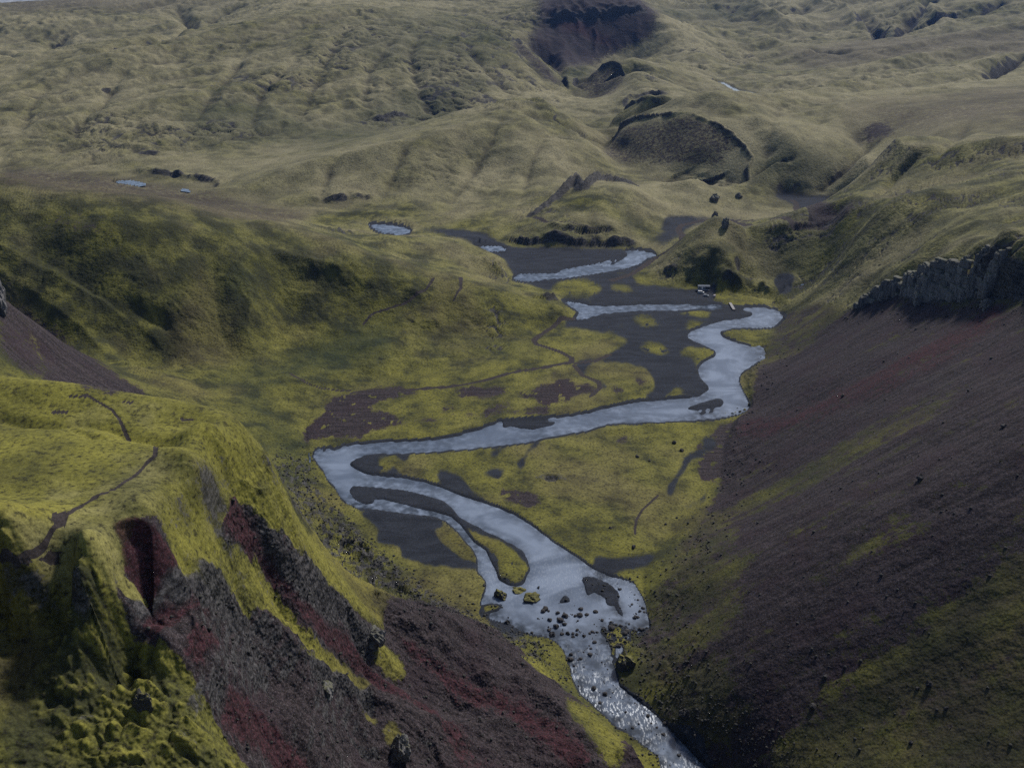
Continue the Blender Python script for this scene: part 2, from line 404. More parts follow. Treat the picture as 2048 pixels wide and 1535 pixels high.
ridge('f', [(1500, 155), (1590, 85), (1620, 60), (1680, 10)], [-50.7, -40.5, -43.8, -30.3], 40, 0.25)
ridge('f', [(1700, 95), (1800, 70), (1880, 50), (1960, 10)], [-16.8, -30.3, -27.0, -20.2], 37, 0.25)
ridge('f', [(800, 30), (860, 50), (900, 20)], [-16.8, -33.8, -20.2], 45, 0.25)
ridge('f', [(1000, 10), (1060, 40), (1130, 60), (1170, 20)], [-16.8, -33.8, -33.8, -13.5], 45, 0.25)
ridge('f', [(1200, 200), (1240, 220), (1330, 225)], [-13.5, -23.7, -10.2], 30, 0.25)
ridge('f', [(1880, 330), (1930, 300), (1990, 270), (2048, 235)], [-13.5, -27.0, -30.3, -27.0], 28, 0.25)
ridge('f', [(1440, 350), (1500, 320), (1640, 285), (1900, 250)], [-13.5, -16.8, -13.5, -10.2], 22, 0.25)
ridge('f', [(1400, 570), (1390, 530), (1375, 495)], [-6.8, -16.8, -6.8], 30, 0.25)
ridge('f', [(1240, 760), (1320, 690), (1380, 620), (1440, 560)], [-6.8, -13.5, -13.5, -6.8], 16, 0.25)
ridge('f', [(1460, 780), (1540, 700), (1640, 640), (1800, 620)], [-6.8, -10.2, -8.4, -5.1], 13, 0.25)
ridge('p', [(0, 205), (130, 165), (250, 132), (380, 100), (520, 62), (680, 26)], [10.2, 17.0, 18.7, 18.7, 15.3, 8.5], 120)
ridge('p', [(0, 290), (120, 262), (260, 236), (420, 205), (600, 160)], [8.5, 15.3, 15.3, 13.6, 6.8], 90)
ridge('p', [(0, 320), (200, 290), (340, 262), (450, 245)], [5.1, 10.2, 13.6, 5.1], 60)
ridge('p', [(440, 392), (560, 358), (700, 325), (840, 300), (930, 262)], [5.1, 11.9, 15.3, 15.3, 8.5], 60)
ridge('p', [(560, 405), (680, 375), (800, 350), (900, 330)], [3.4, 8.5, 10.2, 5.1], 40)
ridge('p', [(1420, 205), (1560, 196), (1720, 182), (1880, 160), (2048, 118)], [5.1, 11.9, 13.6, 15.3, 15.3], 70)
ridge('p', [(1540, 170), (1700, 148), (1880, 118), (2048, 92)], [5.1, 13.6, 15.3, 15.3], 90)
ridge('p', [(1640, 110), (1800, 108), (1940, 80), (2048, 62)], [6.8, 17.0, 20.4, 20.4], 110)
ridge('p', [(1660, 375), (1730, 330), (1800, 318), (1900, 318), (2048, 300)], [5.1, 11.9, 13.6, 11.9, 10.2], 45)
ridge('p', [(1340, 60), (1440, 75), (1540, 95), (1620, 118)], [10.2, 20.4, 17.0, 5.1], 100)
ridge('p', [(1500, 15), (1540, 40), (1590, 62)], [17.0, 27.2, 10.2], 70)
ridge('p', [(1640, 10), (1690, 30), (1730, 60)], [20.4, 27.2, 10.2], 70)
ridge('p', [(1830, 15), (1860, 35), (1900, 60)], [17.0, 27.2, 10.2], 70)
for q in ([(700, 60), (660, 110), (640, 150), (600, 240)], [(850, 60), (820, 110), (830, 150), (850, 220)], [(500, 100), (470, 140), (430, 190), (380, 270)], [(950, 60), (940, 100), (960, 130), (1010, 180)],
          [(250, 150), (220, 180), (200, 220), (150, 280)], [(600, 110), (560, 160), (520, 200), (500, 260)], [(780, 90), (740, 140), (730, 200)], [(100, 180), (60, 220), (40, 280)]):
    ridge('p', q, [-3, -8, -9, -5], 26, 0.2)
for q in ([(850, 270), (820, 305), (800, 330), (760, 400)], [(1000, 240), (985, 280), (960, 320), (900, 400)], [(1100, 260), (1075, 300), (1060, 330), (1040, 400)], [(700, 310), (660, 350), (640, 400)],
          [(1650, 230), (1625, 260), (1600, 290), (1570, 350)], [(1960, 220), (1930, 255), (1900, 290), (1870, 340)], [(1820, 225), (1780, 260), (1745, 290)], [(1560, 215), (1540, 260), (1530, 320)]):
    ridge('p', q, [-2, -5, -6, -3], 17, 0.2)
ridge('f', [(300, 390), (420, 320), (540, 290)], [0, 3, 0], 30)
ridge('e', [(0, 440), (180, 480), (400, 495), (560, 490), (760, 530), (880, 590), (1100, 640), (1300, 690)], [-1.6, -2.2, -2.0, -1.4, -1.6, -2.0, -2.2, -1.2], 5)
ridge('e', [(480, 540), (640, 590), (820, 600)], [-0.6, -1.6, -0.8], 3, 0.25)
ridge('d', [(405, 850), (450, 930), (520, 1010), (600, 1055)], [-1, -2.2, -2.2, -1], 2.2)
ridge('l', [(330, 530), (400, 500), (470, 510), (500, 540)], [1.2, 1.6, 1.6, 1.2], 6, 0.5)
ridge('l', [(400, 530), (440, 528)], [-3.0, -3.0], 4, 0.9)
ridge('l', [(800, 150), (900, 110), (1080, 120), (1090, 160)], [0.8, 1.2, 1.2, 0.6], 9)
ridge('l', [(920, 150), (1050, 155)], [-2.0, -2.0], 7)
ridge('p', [(420, 965), (520, 1050), (640, 1140), (750, 1225)], [1, 2.5, 3, 2], 8)
ridge('p', [(340, 1010), (440, 1110), (520, 1190), (620, 1270), (720, 1340)], [1, 2.5, 3, 3, 2], 7)
ridge('p', [(430, 1030), (520, 1130), (600, 1210), (720, 1300), (860, 1400)], [-1, -2, -2, -2, -2], 9)
ridge('p', [(480, 1470), (600, 1535)], [-1, -1], 6)

BLUFFS = []                                                  # crest line with a rock lip over a steep even face
def bluff(pts, slope, crag, low, front=-1, back=60.0, rock=1.0):
    BLUFFS.append((np.array([PY(*q) for q in pts]), slope, crag, low, front, back, rock))
bluff([(1215, 270, 1440), (1240, 245, 1415), (1270, 232, 1390), (1300, 225, 1368), (1350, 221, 1338), (1400, 233, 1306), (1440, 246, 1275), (1470, 268, 1248), (1487, 290, 1222), (1498, 315, 1202), (1500, 345, 1182), (1506, 370, 1165)], 0.62, 6, 9)
bluff([(1236, 226, 1590), (1262, 206, 1570), (1300, 195, 1540), (1345, 200, 1510)], 0.6, 8, 20, -1, 40)
bluff([(1180, 152, 2040), (1200, 128, 2020), (1225, 121, 2005), (1245, 130, 1985), (1252, 160, 1950), (1255, 185, 1915)], 0.62, 9, 14)
bluff([(1000, 60, 2330), (1030, 85, 2230), (1062, 108, 2120), (1085, 135, 2030), (1110, 160, 1975), (1140, 188, 1915)], 0.66, 8, 18, 1)
bluff([(1040, 203, 1490), (1075, 192, 1470), (1095, 212, 1420), (1110, 240, 1380), (1140, 262, 1340), (1215, 300, 1275)], 0.55, 4, 11, 1)
bluff([(1486, 456, 885), (1520, 458, 880), (1560, 452, 880), (1620, 448, 872), (1695, 436, 850)], 0.5, 4, 6, -1, 30)

def smooth_z(X, Y, want_rock=False):
    """the land without its fine relief"""
    z = base_z(X, Y)
    rock = np.zeros_like(X)
    fl = np.array(FLOOR)
    fl = np.vstack([fl, fl[:1]])
    d, _, _ = linedist(X, Y, fl, 60)
    ins = inside(X, Y, fl)
    w = sstep(0, 16, np.where(ins, d, -1))
    z = z * (1 - w) + (zfloor(Y) + 0.25) * w
    for line, slope, crag, low, front, back, rk in BLUFFS:
        d, al, side = linedist(X + 9 * fbm(X, Y, 48.0, 2, 171), Y + 9 * fbm(X, Y, 48.0, 2, 173), line, 170)
        sel = d < 165
        if not sel.any():
            continue
        k = np.arange(len(line))
        zc = np.interp(al[sel], k, line[:, 2])
        dd = d[sel]
        f = side[sel] * front > 0
        endf = sstep(0, 0.6, np.minimum(al[sel], len(line) - 1 - al[sel]))
        cr = crag * np.clip(0.85 + 0.7 * fbm(X[sel], Y[sel], 55.0, 2, 133), 0.2, 1.5)
        face = zc - cr * sstep(0, 5, dd) - slope * np.maximum(dd - 4, 0)
        W = np.maximum((zc - crag - low) / slope + 4, 10)
        zf = np.maximum(face, low + 0.04 * dd)
        wf_ = (1 - sstep(W * 0.95, W * 1.35, dd)) * endf
        wb_ = (1 - sstep(back * 0.25, back, dd)) * endf
        zz = z[sel]
        z[sel] = np.where(f, zz * (1 - wf_) + zf * wf_, zz * (1 - wb_) + (zc + 0.02 * dd) * wb_)
        rn = np.clip(0.72 + 0.9 * fbm(X[sel], Y[sel], 60.0, 2, 137), 0, 1)
        rock[sel] = np.maximum(rock[sel], rk * rn * np.where(f, 1 - sstep(3, 7, dd), 1 - sstep(0.3, 2, dd)) * endf * min(0.5, crag / 10))
    for line, hs, wf, wb, rk, cut, front in STEPS:
        d, al, side = linedist(X, Y, line, wb + 5)
        sel = d < wb + 5
        if not sel.any():
            continue
        # uphill side is the one farther from the valley river along the local gradient: decide from the smooth land itself
        mx, my = line[:, 0], line[:, 1]
        nx = -(np.gradient(my)); ny = np.gradient(mx)
        L = np.hypot(nx, ny) + 1e-9
        nx, ny = nx / L, ny / L
        up = np.sign(np.median(base_z(mx + nx * 8, my + ny * 8) - base_z(mx - nx * 8, my - ny * 8)))
        if front:
            up = -front
        s = d[sel] * side[sel] * up
        h = np.interp(al[sel], np.arange(len(hs)), hs) * np.clip(0.62 + 0.95 * fbm(X[sel], Y[sel], max(9.0, wb * 0.7), 2, 131), 0.08, 1.35)
        endf = np.clip(np.minimum(al[sel], len(hs) - 1 - al[sel]) * 3, 0, 1)
        if cut:
            s = -s
        prof = np.where(s <= 0, 0, sstep(0, wf, s) * (1 - sstep(wf, wb, s)))
        z[sel] += h * prof * endf * (-1 if cut else 1)
        near = np.exp(-((s - wf * 0.5) / (wf * 1.6)) ** 2) * np.clip(h / 5, 0, 1)
        rock[sel] = np.maximum(rock[sel], rk * near * endf)
    for line, hs, wd, rk in RIDGES:
        d, al, side = linedist(X, Y, line, wd * 1.2)
        sel = d < wd
        if not sel.any():
            continue
        h = np.interp(al[sel], np.arange(len(hs)), hs)
        t = 1 - d[sel] / wd
        z[sel] += h * t * t * (1.6 - 0.6 * t)
        rock[sel] = np.maximum(rock[sel], rk * np.clip(t * 1.6, 0, 1))  # bare rock, and the painted shade of the far gullies
    return (z, rock) if want_rock else z

# ------------------------------------------------------------------ the mesh of the land: fan of columns, rows packed where slopes face the valley
NT_IN, NT_OUT, NR = int(1000 * Q), 24, int(940 * Q)
th = np.concatenate([np.linspace(-0.78, -0.61, NT_OUT, endpoint=False), np.linspace(-0.61, 0.61, NT_IN), np.linspace(0.61, 0.78, NT_OUT + 1)[1:]])
NT = len(th)
RA, RB = math.log(100.0), math.log(16000.0)
def make_grid():
    nt, nr = 300, 1500
    tc = np.linspace(-0.78, 0.78, nt)
    rr = np.linspace(RA, RB, nr)
    T, Rr = np.meshgrid(tc, rr, indexing='ij')
    X = np.exp(Rr) * np.sin(T); Y = np.exp(Rr) * np.cos(T)
    Z = smooth_z(X, Y)
    phi = np.arctan2(Z - H, np.exp(Rr))
    dphi = np.diff(phi, axis=1)
    vis = np.maximum.accumulate(phi, axis=1)
    hid = phi[:, 1:] < vis[:, 1:] - 0.004
    dr = rr[1] - rr[0]
    w = np.sqrt((np.abs(dphi) * np.where(hid, 0.35, 1.0)) ** 2 + (0.085 * dr) ** 2)
    w *= 1 + 1.9 * sstep(900, 1900, np.exp(Rr[:, 1:]))
    outframe = (phi[:, 1:] < -0.83) | (phi[:, 1:] > -0.03)
    w = np.where(outframe, w * 0.25, w)
    w = blur(w, 2, 3)
    cum = np.concatenate([np.zeros((nt, 1)), np.cumsum(w, 1)], 1)
    cum /= cum[:, -1:]
    rows = np.zeros((nt, NR))
    q = np.linspace(0, 1, NR)
    for i in range(nt):
        rows[i] = np.interp(q, cum[i], rr)
    rows = blur(rows, 2, 0)
    out = np.zeros((NT, NR))
    for j in range(NR):
        out[:, j] = np.interp(th, tc, rows[:, j])
    return out
GR = make_grid()
RAD = np.exp(GR)
X = RAD * np.sin(th)[:, None]
Y = RAD * np.cos(th)[:, None]
Z, ROCK = smooth_z(X, Y, True)
SPACE = np.maximum(RAD * 0.0012, np.abs(np.gradient(RAD, axis=1)))     # local mesh spacing

# ------------------------------------------------------------------ where things are: masks over the land
jx = fbm(X, Y, 9.0, 3, 5); jy = fbm(X, Y, 9.0, 3, 8)
kx = fbm(X, Y, 30.0, 3, 15); ky = fbm(X, Y, 30.0, 3, 18)
def mask(poly, jit=1.0, jit2=0.0, soft=0):
    pp = np.array([q[:2] for q in poly], float)
    pad = 1.5 * (jit + jit2) + 1
    box_ = (X > pp[:, 0].min() - pad) & (X < pp[:, 0].max() + pad) & (Y > pp[:, 1].min() - pad) & (Y < pp[:, 1].max() + pad)
    out = np.zeros(X.shape)
    ii = np.flatnonzero(box_.any(1)); jj = np.flatnonzero(box_.any(0))
    if len(ii) == 0:
        return out
    g = 2 * soft + 2
    w = (slice(max(ii[0] - g, 0), ii[-1] + g + 1), slice(max(jj[0] - g, 0), jj[-1] + g + 1))
    m = inside(X[w] + jx[w] * jit + kx[w] * jit2, Y[w] + jy[w] * jit + ky[w] * jit2, pp).astype(float)
    out[w] = blur(m, soft) if soft else m
    return out
xtr = np.interp(Y, TOE_Y, TOE_X)
fl = np.array(FLOOR)
IN_FLOOR = inside(X, Y, fl)
TOE_LY = [200, 262, 273, 290, 312, 340, 373, 400, 420, 460, 490, 530]
TOE_LX = [80, 58, 52, 40, 22, 0, -45, -62, -74, -92, -104, -112]
xtl = np.interp(Y, TOE_LY, TOE_LX)
OUTF = 1 - sstep(0.25, 0.95, blur(IN_FLOOR.astype(float), 7))
EAST = sstep(-4, 6, X - xtr) * (1 - sstep(730, 780, Y)) * OUTF               # eastern scree slope
RIMZ = np.array([0])
NEAR = sstep(-3, 3, xtl - X) * (1 - sstep(395, 470, Y)) * OUTF               # near ridge
FAR = sstep(1000, 1150, RAD)
HILL = sstep(440, 500, Y) * (1 - FAR) * OUTF * (1 - EAST) * (1 - NEAR)      # hills of the middle distance
rim = [tuple(q[:2]) for q in STEPS[0][0]]
spur = [tuple(at(u, v)[:2]) for u, v in [(1562, 632), (1590, 622), (1640, 612), (1680, 612)]]
TOPE = spur + rim + [(1200, 480), (1400, 1400), (250, 1000), (205, 800)]
EAST = EAST * (1 - blur(inside(X, Y, TOPE).astype(float), 1))

# river, pools and islands (traced from the photograph, laid on the valley floor)
RIVER = (crop('c', [(1640, 1580), (1610, 1470), (1540, 1420), (1480, 1370), (1400, 1320), (1340, 1265), (1260, 1195), (1230, 1140), (1210, 1060), (1190, 1010), (1155, 960), (1110, 935), (1040, 925), (985, 905), (950, 880),
                    (900, 868), (870, 862), (805, 835), (815, 790), (835, 720), (835, 690), (800, 650), (800, 600), (775, 545), (740, 505), (690, 450), (655, 420), (580, 400), (450, 385), (350, 370), (265, 362), (210, 335), (180, 310),
                    (165, 275), (130, 235), (110, 200), (85, 165), (60, 130), (75, 108), (150, 100), (200, 92)])
         + crop('a', [(150, 1418), (420, 1408), (560, 1395), (700, 1360), (780, 1335), (880, 1295), (1060, 1280), (1280, 1265), (1400, 1245), (1540, 1210), (1700, 1180), (1880, 1165)])
         + crop('b', [(150, 1088), (270, 1075), (330, 1035), (325, 1010), (270, 960), (265, 920), (285, 890), (350, 860), (370, 840), (355, 815), (290, 785), (200, 745), (220, 720), (330, 680), (400, 660), (500, 650), (560, 632), (575, 620), (560, 605), (440, 597), (250, 590), (100, 598)])
         + crop('a', [(1700, 640), (1500, 655), (1400, 680), (1340, 692), (1310, 688), (1360, 650), (1300, 632), (1265, 625), (1240, 592), (1340, 600), (1400, 618), (1550, 622), (1700, 612), (1900, 610)])
         + crop('b', [(360, 572), (430, 586), (480, 588), (620, 588), (690, 605), (735, 640), (740, 650), (690, 680), (600, 690), (450, 695), (370, 715), (390, 745), (450, 775), (540, 800), (590, 830), (608, 850), (565, 900), (495, 935), (478, 980), (495, 1030), (535, 1100), (550, 1120), (525, 1150), (420, 1175), (340, 1190), (150, 1205)])
         + crop('a', [(1600, 1295), (1500, 1305), (1430, 1330), (1300, 1355), (1100, 1390)])
         + crop('c', [(1060, 65), (900, 85), (700, 105), (560, 115), (500, 118), (300, 125), (250, 145), (212, 170), (240, 190), (300, 220), (480, 240), (560, 255), (650, 285), (720, 315), (860, 360), (960, 400), (1040, 450), (1130, 520), (1220, 580),
                      (1290, 625), (1330, 650), (1400, 680), (1480, 700), (1500, 715), (1530, 770), (1550, 830), (1565, 880), (1570, 910), (1530, 950), (1450, 1000), (1400, 1060), (1420, 1120), (1430, 1170), (1480, 1200), (1540, 1240), (1600, 1300), (1650, 1350), (1720, 1400), (1793, 1450), (1870, 1580)]))
POOLS = {'west_pool': crop('a', [(110, 142), (240, 147), (320, 162), (360, 182), (330, 205), (290, 212), (200, 198), (150, 175)]),
         'flat_pool': crop('a', [(715, 277), (800, 270), (875, 270), (925, 290), (800, 294)]),
         'upper_river': crop('a', [(945, 458), (990, 435), (1080, 430), (1190, 430), (1320, 420), (1480, 395), (1540, 380), (1600, 345), (1635, 322), (1610, 300), (1650, 296), (1720, 302), (1800, 315), (1780, 325), (1740, 332), (1700, 360), (1640, 385), (1540, 405), (1400, 430), (1250, 450), (1150, 457), (1000, 470)]),
         'side_channel': crop('a', [(1200, 427), (1260, 405), (1400, 380), (1500, 358), (1570, 350), (1500, 372), (1400, 397), (1300, 417), (1230, 432)])}
ISLES = [crop('c', [(212, 290), (240, 265), (300, 268), (480, 285), (560, 305), (650, 335), (690, 375), (720, 410), (800, 450), (900, 500), (960, 530), (1000, 555), (1025, 600), (1035, 640), (1018, 670), (1012, 705), (970, 722), (920, 712), (890, 690), (880, 660), (860, 620), (830, 560), (790, 530), (750, 490), (730, 460), (680, 410), (600, 385), (520, 370), (430, 345), (370, 330), (330, 330), (340, 350), (300, 355), (250, 340)]),
         crop('a', [(870, 1330), (900, 1300), (1100, 1288), (1275, 1290), (1200, 1310), (1080, 1342), (1000, 1335), (940, 1325)]),
         crop('b', [(165, 1145), (240, 1115), (330, 1085), (385, 1078), (412, 1098), (400, 1125), (340, 1137), (260, 1145)]),
         crop('b', [(200, 1172), (280, 1155), (375, 1147), (350, 1167), (260, 1177)]),
         crop('c', [(1258, 675), (1310, 670), (1400, 710), (1442, 750), (1430, 790), (1457, 840), (1445, 862), (1420, 840), (1410, 810), (1370, 805), (1360, 790), (1380, 780), (1320, 745), (1290, 765), (1280, 740)]),
         crop('c', [(1150, 797), (1185, 752), (1205, 758), (1222, 792)]),
         crop('c', [(1060, 715), (1075, 705), (1078, 730), (1062, 740)]),
         crop('c', [(805, 800), (850, 788), (900, 792), (915, 810), (890, 830), (850, 845), (815, 838)]),
         crop('c', [(88, 118), (160, 98), (200, 100), (150, 112), (100, 126)]),
         crop('a', [(1275, 605), (1340, 612), (1360, 620), (1300, 616)])]
# boulder bank on the outer side of the rapids
BANK = crop('c', [(1350, 870), (1440, 880), (1500, 900), (1572, 905), (1540, 960), (1460, 1010), (1400, 1070), (1370, 1040), (1400, 1000), (1370, 960), (1340, 920)])
flatp = lambda pts: [PF(u, v) for u, v in pts]
WATER = np.zeros_like(X)
POOLM = {}
def wmask(pts, jit):
    return inside(X + jx * jit, Y + jy * jit, flatp(pts))
rv = wmask(RIVER, 0.7)
isl = np.zeros_like(rv)
for q in ISLES:
    isl |= wmask(q, 0.6)
bank = wmask(BANK, 2.5) & (fbm(X, Y, 5, 3, 71) > -0.25)
POOLM['river'] = rv
wet = rv & ~isl & ~bank
for k, q in POOLS.items():
    POOLM[k] = wmask(q, 0.8)
    wet |= POOLM[k]
POOLM['upper_river'] |= POOLM.pop('side_channel')
WET = wet.astype(float)
WETS = blur(WET, 1)
BANKD = blur(WET, 5)

SAND = np.zeros_like(X); DARK = np.zeros_like(X); MOSSP = np.zeros_like(X)
SANDS = [('a', [(340, 172), (600, 178), (760, 198), (860, 238), (960, 275), (1300, 283), (1560, 283), (1650, 300), (1800, 312), (1760, 345), (1700, 375), (1640, 450), (1700, 490), (1900, 515), (2150, 530), (2220, 560), (2200, 600), (1500, 618), (1270, 590), (1140, 540), (1000, 470), (950, 430), (900, 350), (700, 262), (550, 222), (400, 195)]),
         ('k', [(430, 150), (560, 110), (900, 90), (1200, 70), (1560, 62), (1700, 75), (1890, 100), (1840, 125), (1620, 185), (1520, 205), (1320, 295), (1400, 320), (1560, 395), (1500, 410), (1440, 500), (1400, 600), (1540, 700), (1500, 760), (1400, 795), (1250, 815), (980, 830), (1000, 780), (1080, 720), (1040, 620), (1000, 560), (860, 520), (560, 510), (470, 580), (600, 650), (700, 720), (650, 760), (600, 700), (480, 620), (390, 540), (400, 500), (640, 460), (820, 370), (870, 330), (700, 280), (470, 240), (300, 220), (340, 160)]),
         ('c', [(262, 362), (420, 378), (560, 402), (640, 428), (690, 475), (600, 465), (640, 530), (720, 590), (790, 610), (800, 650), (700, 640), (560, 620), (460, 590), (450, 540), (340, 520), (360, 470), (300, 410)]),
         ('c', [(845, 862), (920, 868), (1000, 908), (1025, 925), (990, 962), (900, 952), (850, 920)]),
         ('c', [(212, 170), (250, 140), (320, 122), (500, 116), (480, 160), (430, 190), (480, 242), (400, 234), (300, 222)]),
         ('c', [(600, 190), (700, 215), (760, 280), (870, 350), (780, 330), (660, 282), (560, 245), (640, 250)]),
         ('c', [(800, 225), (860, 190), (930, 190), (890, 240)]),
         ('c', [(840, 130), (910, 90), (950, 95), (880, 140)]),
         ('l', [(100, 400), (150, 330), (270, 180), (390, 160), (260, 240), (195, 320), (185, 380), (330, 430), (200, 405)]),
         ('l', [(640, 1085), (820, 1120), (950, 1120), (1180, 1090), (1250, 1080), (1300, 1130), (1170, 1180), (950, 1250), (930, 1300), (850, 1280), (700, 1190)]),
         ('l', [(1490, 300), (1560, 260), (1700, 230), (1640, 130), (1760, 130), (1790, 200), (1650, 290), (1520, 350), (1500, 450), (1420, 560), (1415, 640), (1375, 620), (1380, 540), (1440, 460)]),
         ('l', [(1480, 690), (1600, 670), (1680, 620), (1690, 560), (1730, 580), (1710, 650), (1600, 710), (1490, 720)]),
         ('r', [(1190, 625), (1260, 560), (1290, 490), (1500, 485), (1640, 488), (1540, 560), (1450, 620), (1420, 690), (1330, 640)]),
         ('h', [(1640, 240), (1760, 200), (1960, 260), (1900, 420), (1760, 460)]),
         ('h', [(350, 260), (560, 290), (900, 290), (820, 360), (790, 480), (400, 480)])]
for k, q in SANDS:
    SAND = np.maximum(SAND, mask(flat(k, q), 2.6, 2.0, 2))
for q in ISLES:
    SAND = np.maximum(SAND, mask(flatp(q), 0.8))
MOSSES = [('k', [(910, 390), (1010, 345), (1110, 350), (1160, 410), (1190, 450), (1120, 450), (1000, 425)]),
          ('k', [(1230, 430), (1300, 400), (1480, 395), (1575, 420), (1560, 455), (1440, 490), (1430, 540), (1400, 550), (1370, 480), (1260, 465)]),
          ('k', [(1110, 800), (1200, 760), (1230, 700), (1270, 720), (1300, 750), (1420, 700), (1400, 740), (1280, 780), (1170, 805)]),
          ('k', [(1040, 510), (1100, 530), (1080, 550), (1030, 540)]),
          ('k', [(850, 180), (930, 140), (1050, 135), (1050, 165), (1100, 190), (1210, 205), (1200, 220), (1000, 215), (900, 200)]),
          ('k', [(1230, 80), (1400, 65), (1540, 85), (1520, 145), (1380, 140), (1260, 115)]),
          ('k', [(1200, 140), (1330, 160), (1525, 195), (1500, 225), (1400, 250), (1240, 265), (1200, 250), (1340, 220), (1350, 190), (1250, 165)]),
          ('k', [(1640, 155), (1700, 130), (1800, 125), (1700, 150), (1640, 175)]),
          ('k', [(650, 240), (780, 195), (830, 210), (800, 240)]),
          ('a', [(1150, 520), (1230, 480), (1340, 450), (1430, 470), (1480, 520), (1400, 572), (1250, 555)]),
          ('a', [(1500, 490), (1600, 490), (1725, 532), (1640, 541), (1540, 527)]),
          ('a', [(1530, 432), (1645, 405), (1625, 442), (1560, 446)]),
          ('h', [(800, 350), (900, 310), (1100, 290), (1300, 270), (1500, 310), (1700, 340), (1760, 440), (1500, 520), (1200, 545), (1000, 530), (800, 490)]),
          ('h', [(1650, 650), (1720, 600), (1850, 575), (1900, 660), (1760, 680)]),
          ('c', [(735, 460), (800, 470), (880, 505), (960, 560), (1020, 620), (1020, 680), (970, 720), (900, 705), (880, 650), (830, 560)]),
          ('c', [(805, 800), (850, 788), (900, 792), (915, 810), (890, 830), (850, 845), (815, 838)]),
          ('c', [(620, 480), (700, 480), (760, 520), (800, 600), (780, 610), (700, 560)]),
          ('c', [(340, 150), (440, 140), (460, 190), (350, 210)]),
          ('c', [(1260, 590), (1340, 600), (1330, 620), (1280, 625)])]
for k, q in MOSSES:
    MOSSP = np.maximum(MOSSP, mask(flat(k, q), 4.0, 4.0, 2))
BROWN = [('k', [(-100, 760), (0, 740), (120, 710), (250, 680), (280, 645), (380, 650), (400, 690), (540, 700), (600, 690), (590, 740), (540, 760), (420, 770), (350, 820), (200, 860), (60, 870), (130, 800), (0, 800)]),
         ('k', [(690, 700), (860, 720), (820, 770), (700, 760)]), ('k', [(180, 600), (300, 605), (250, 640), (180, 630)]),
         ('k', [(880, 640), (1000, 650), (1000, 690), (900, 690)]),
         ('k', [(480, 150), (560, 160), (800, 150), (860, 210), (700, 240), (480, 220), (300, 200), (380, 160)]),
         ('k', [(1050, 170), (1330, 170), (1340, 210), (1220, 235), (1060, 190)]),
         ('j', [(40, 700), (190, 600), (230, 500), (280, 460), (480, 430), (640, 380), (760, 375), (900, 400), (1000, 430), (800, 465), (680, 480), (560, 540), (600, 600), (700, 600), (760, 610), (830, 650), (1000, 640), (1300, 605), (1500, 595), (1560, 540), (1700, 480), (1740, 490), (1640, 530), (1560, 570), (1800, 570), (2048, 545), (2048, 600), (1560, 605), (1520, 635), (1300, 630), (1060, 665), (900, 675), (740, 710), (560, 740), (520, 790), (330, 800), (170, 800), (60, 850), (20, 780)]),
         ('j', [(1380, 380), (1700, 390), (1720, 440), (1500, 470), (1200, 440)]), ('j', [(1140, 560), (1360, 550), (1300, 580), (1150, 585)]),
         ('l', [(0, 570), (200, 590), (370, 660), (280, 710), (120, 700), (0, 640)]), ('l', [(910, 130), (1080, 130), (1030, 185), (930, 180)]),
         ('p', [(1440, 850), (1500, 830), (1560, 850), (1500, 900), (1460, 960), (1400, 960), (1390, 900)])]
for k, q in BROWN:
    DARK = np.maximum(DARK, mask(flat(k, q), 3.5, 3.0, 2))
brk = fbm(X, Y, 7.0, 4, 33)
DARK *= sstep(-0.42, -0.2, brk)
MOSSP *= sstep(0.5, 0.3, brk)
SAND = np.clip(SAND - MOSSP, 0, 1)
SAND = np.where(blur(WET, 1) > 0.05, np.maximum(SAND, 0.75), SAND)
PATH = np.zeros_like(X)
def path(pts3, w):
    global PATH
    d, _, _ = linedist(X + jx * 0.25 * w + kx * 0.4 * w, Y + jy * 0.25 * w + ky * 0.4 * w, pts3, 4 * w + 8)
    wd = np.maximum(np.maximum(w, RAD * 0.0009), 0.75 * SPACE)
    PATH = np.maximum(PATH, 1 - sstep(wd * 0.35, wd * 0.8, d))
path(flat('j', [(420, 430), (640, 405), (900, 408), (1200, 385), (1500, 335), (1800, 255), (2048, 222)]) + flat('k', [(180, 545), (380, 515), (372, 470), (240, 410), (90, 360), (65, 330), (110, 290), (190, 240), (280, 180), (400, 150)]), 3.4)
path(flat('k', [(380, 515), (560, 500), (700, 440)]), 3.0)
path(flat('k', [(400, 540), (480, 620), (600, 670), (610, 720), (540, 790)]), 3.0)
path(land('r', [(1210, 840), (1330, 765), (1430, 690), (1440, 640), (1395, 600), (1420, 560), (1600, 512), (1800, 492), (2048, 500)]), 5)
path(land('b', [(440, 112), (800, 107), (900, 88), (890, 60), (800, 20), (775, -5)]), 5)
path(flat('r', [(1210, 840), (1100, 900), (1000, 960), (950, 1000), (800, 1047)]), 5)
path(land('e', [(585, 302), (660, 350), (760, 410), (810, 470), (860, 560), (880, 590)]), 0.5)
path(land('e', [(1070, 640), (1062, 730), (1000, 775), (920, 850), (800, 930), (640, 990), (560, 1030), (450, 1090), (390, 1160), (345, 1210), (300, 1290), (200, 1350), (100, 1370), (0, 1350), (-60, 1340)]), 0.6)
path(land('e', [(700, 960), (560, 1035), (460, 1090)]), 0.9)
PATH = np.maximum(PATH, mask(land('e', [(345, 1090), (440, 1070), (460, 1100), (430, 1170), (370, 1180), (345, 1130)]), 0.4))
PATH = np.maximum(PATH, mask(land('e', [(250, 1370), (330, 1310), (470, 1310), (460, 1330), (400, 1350), (400, 1410), (300, 1400)]), 0.4))
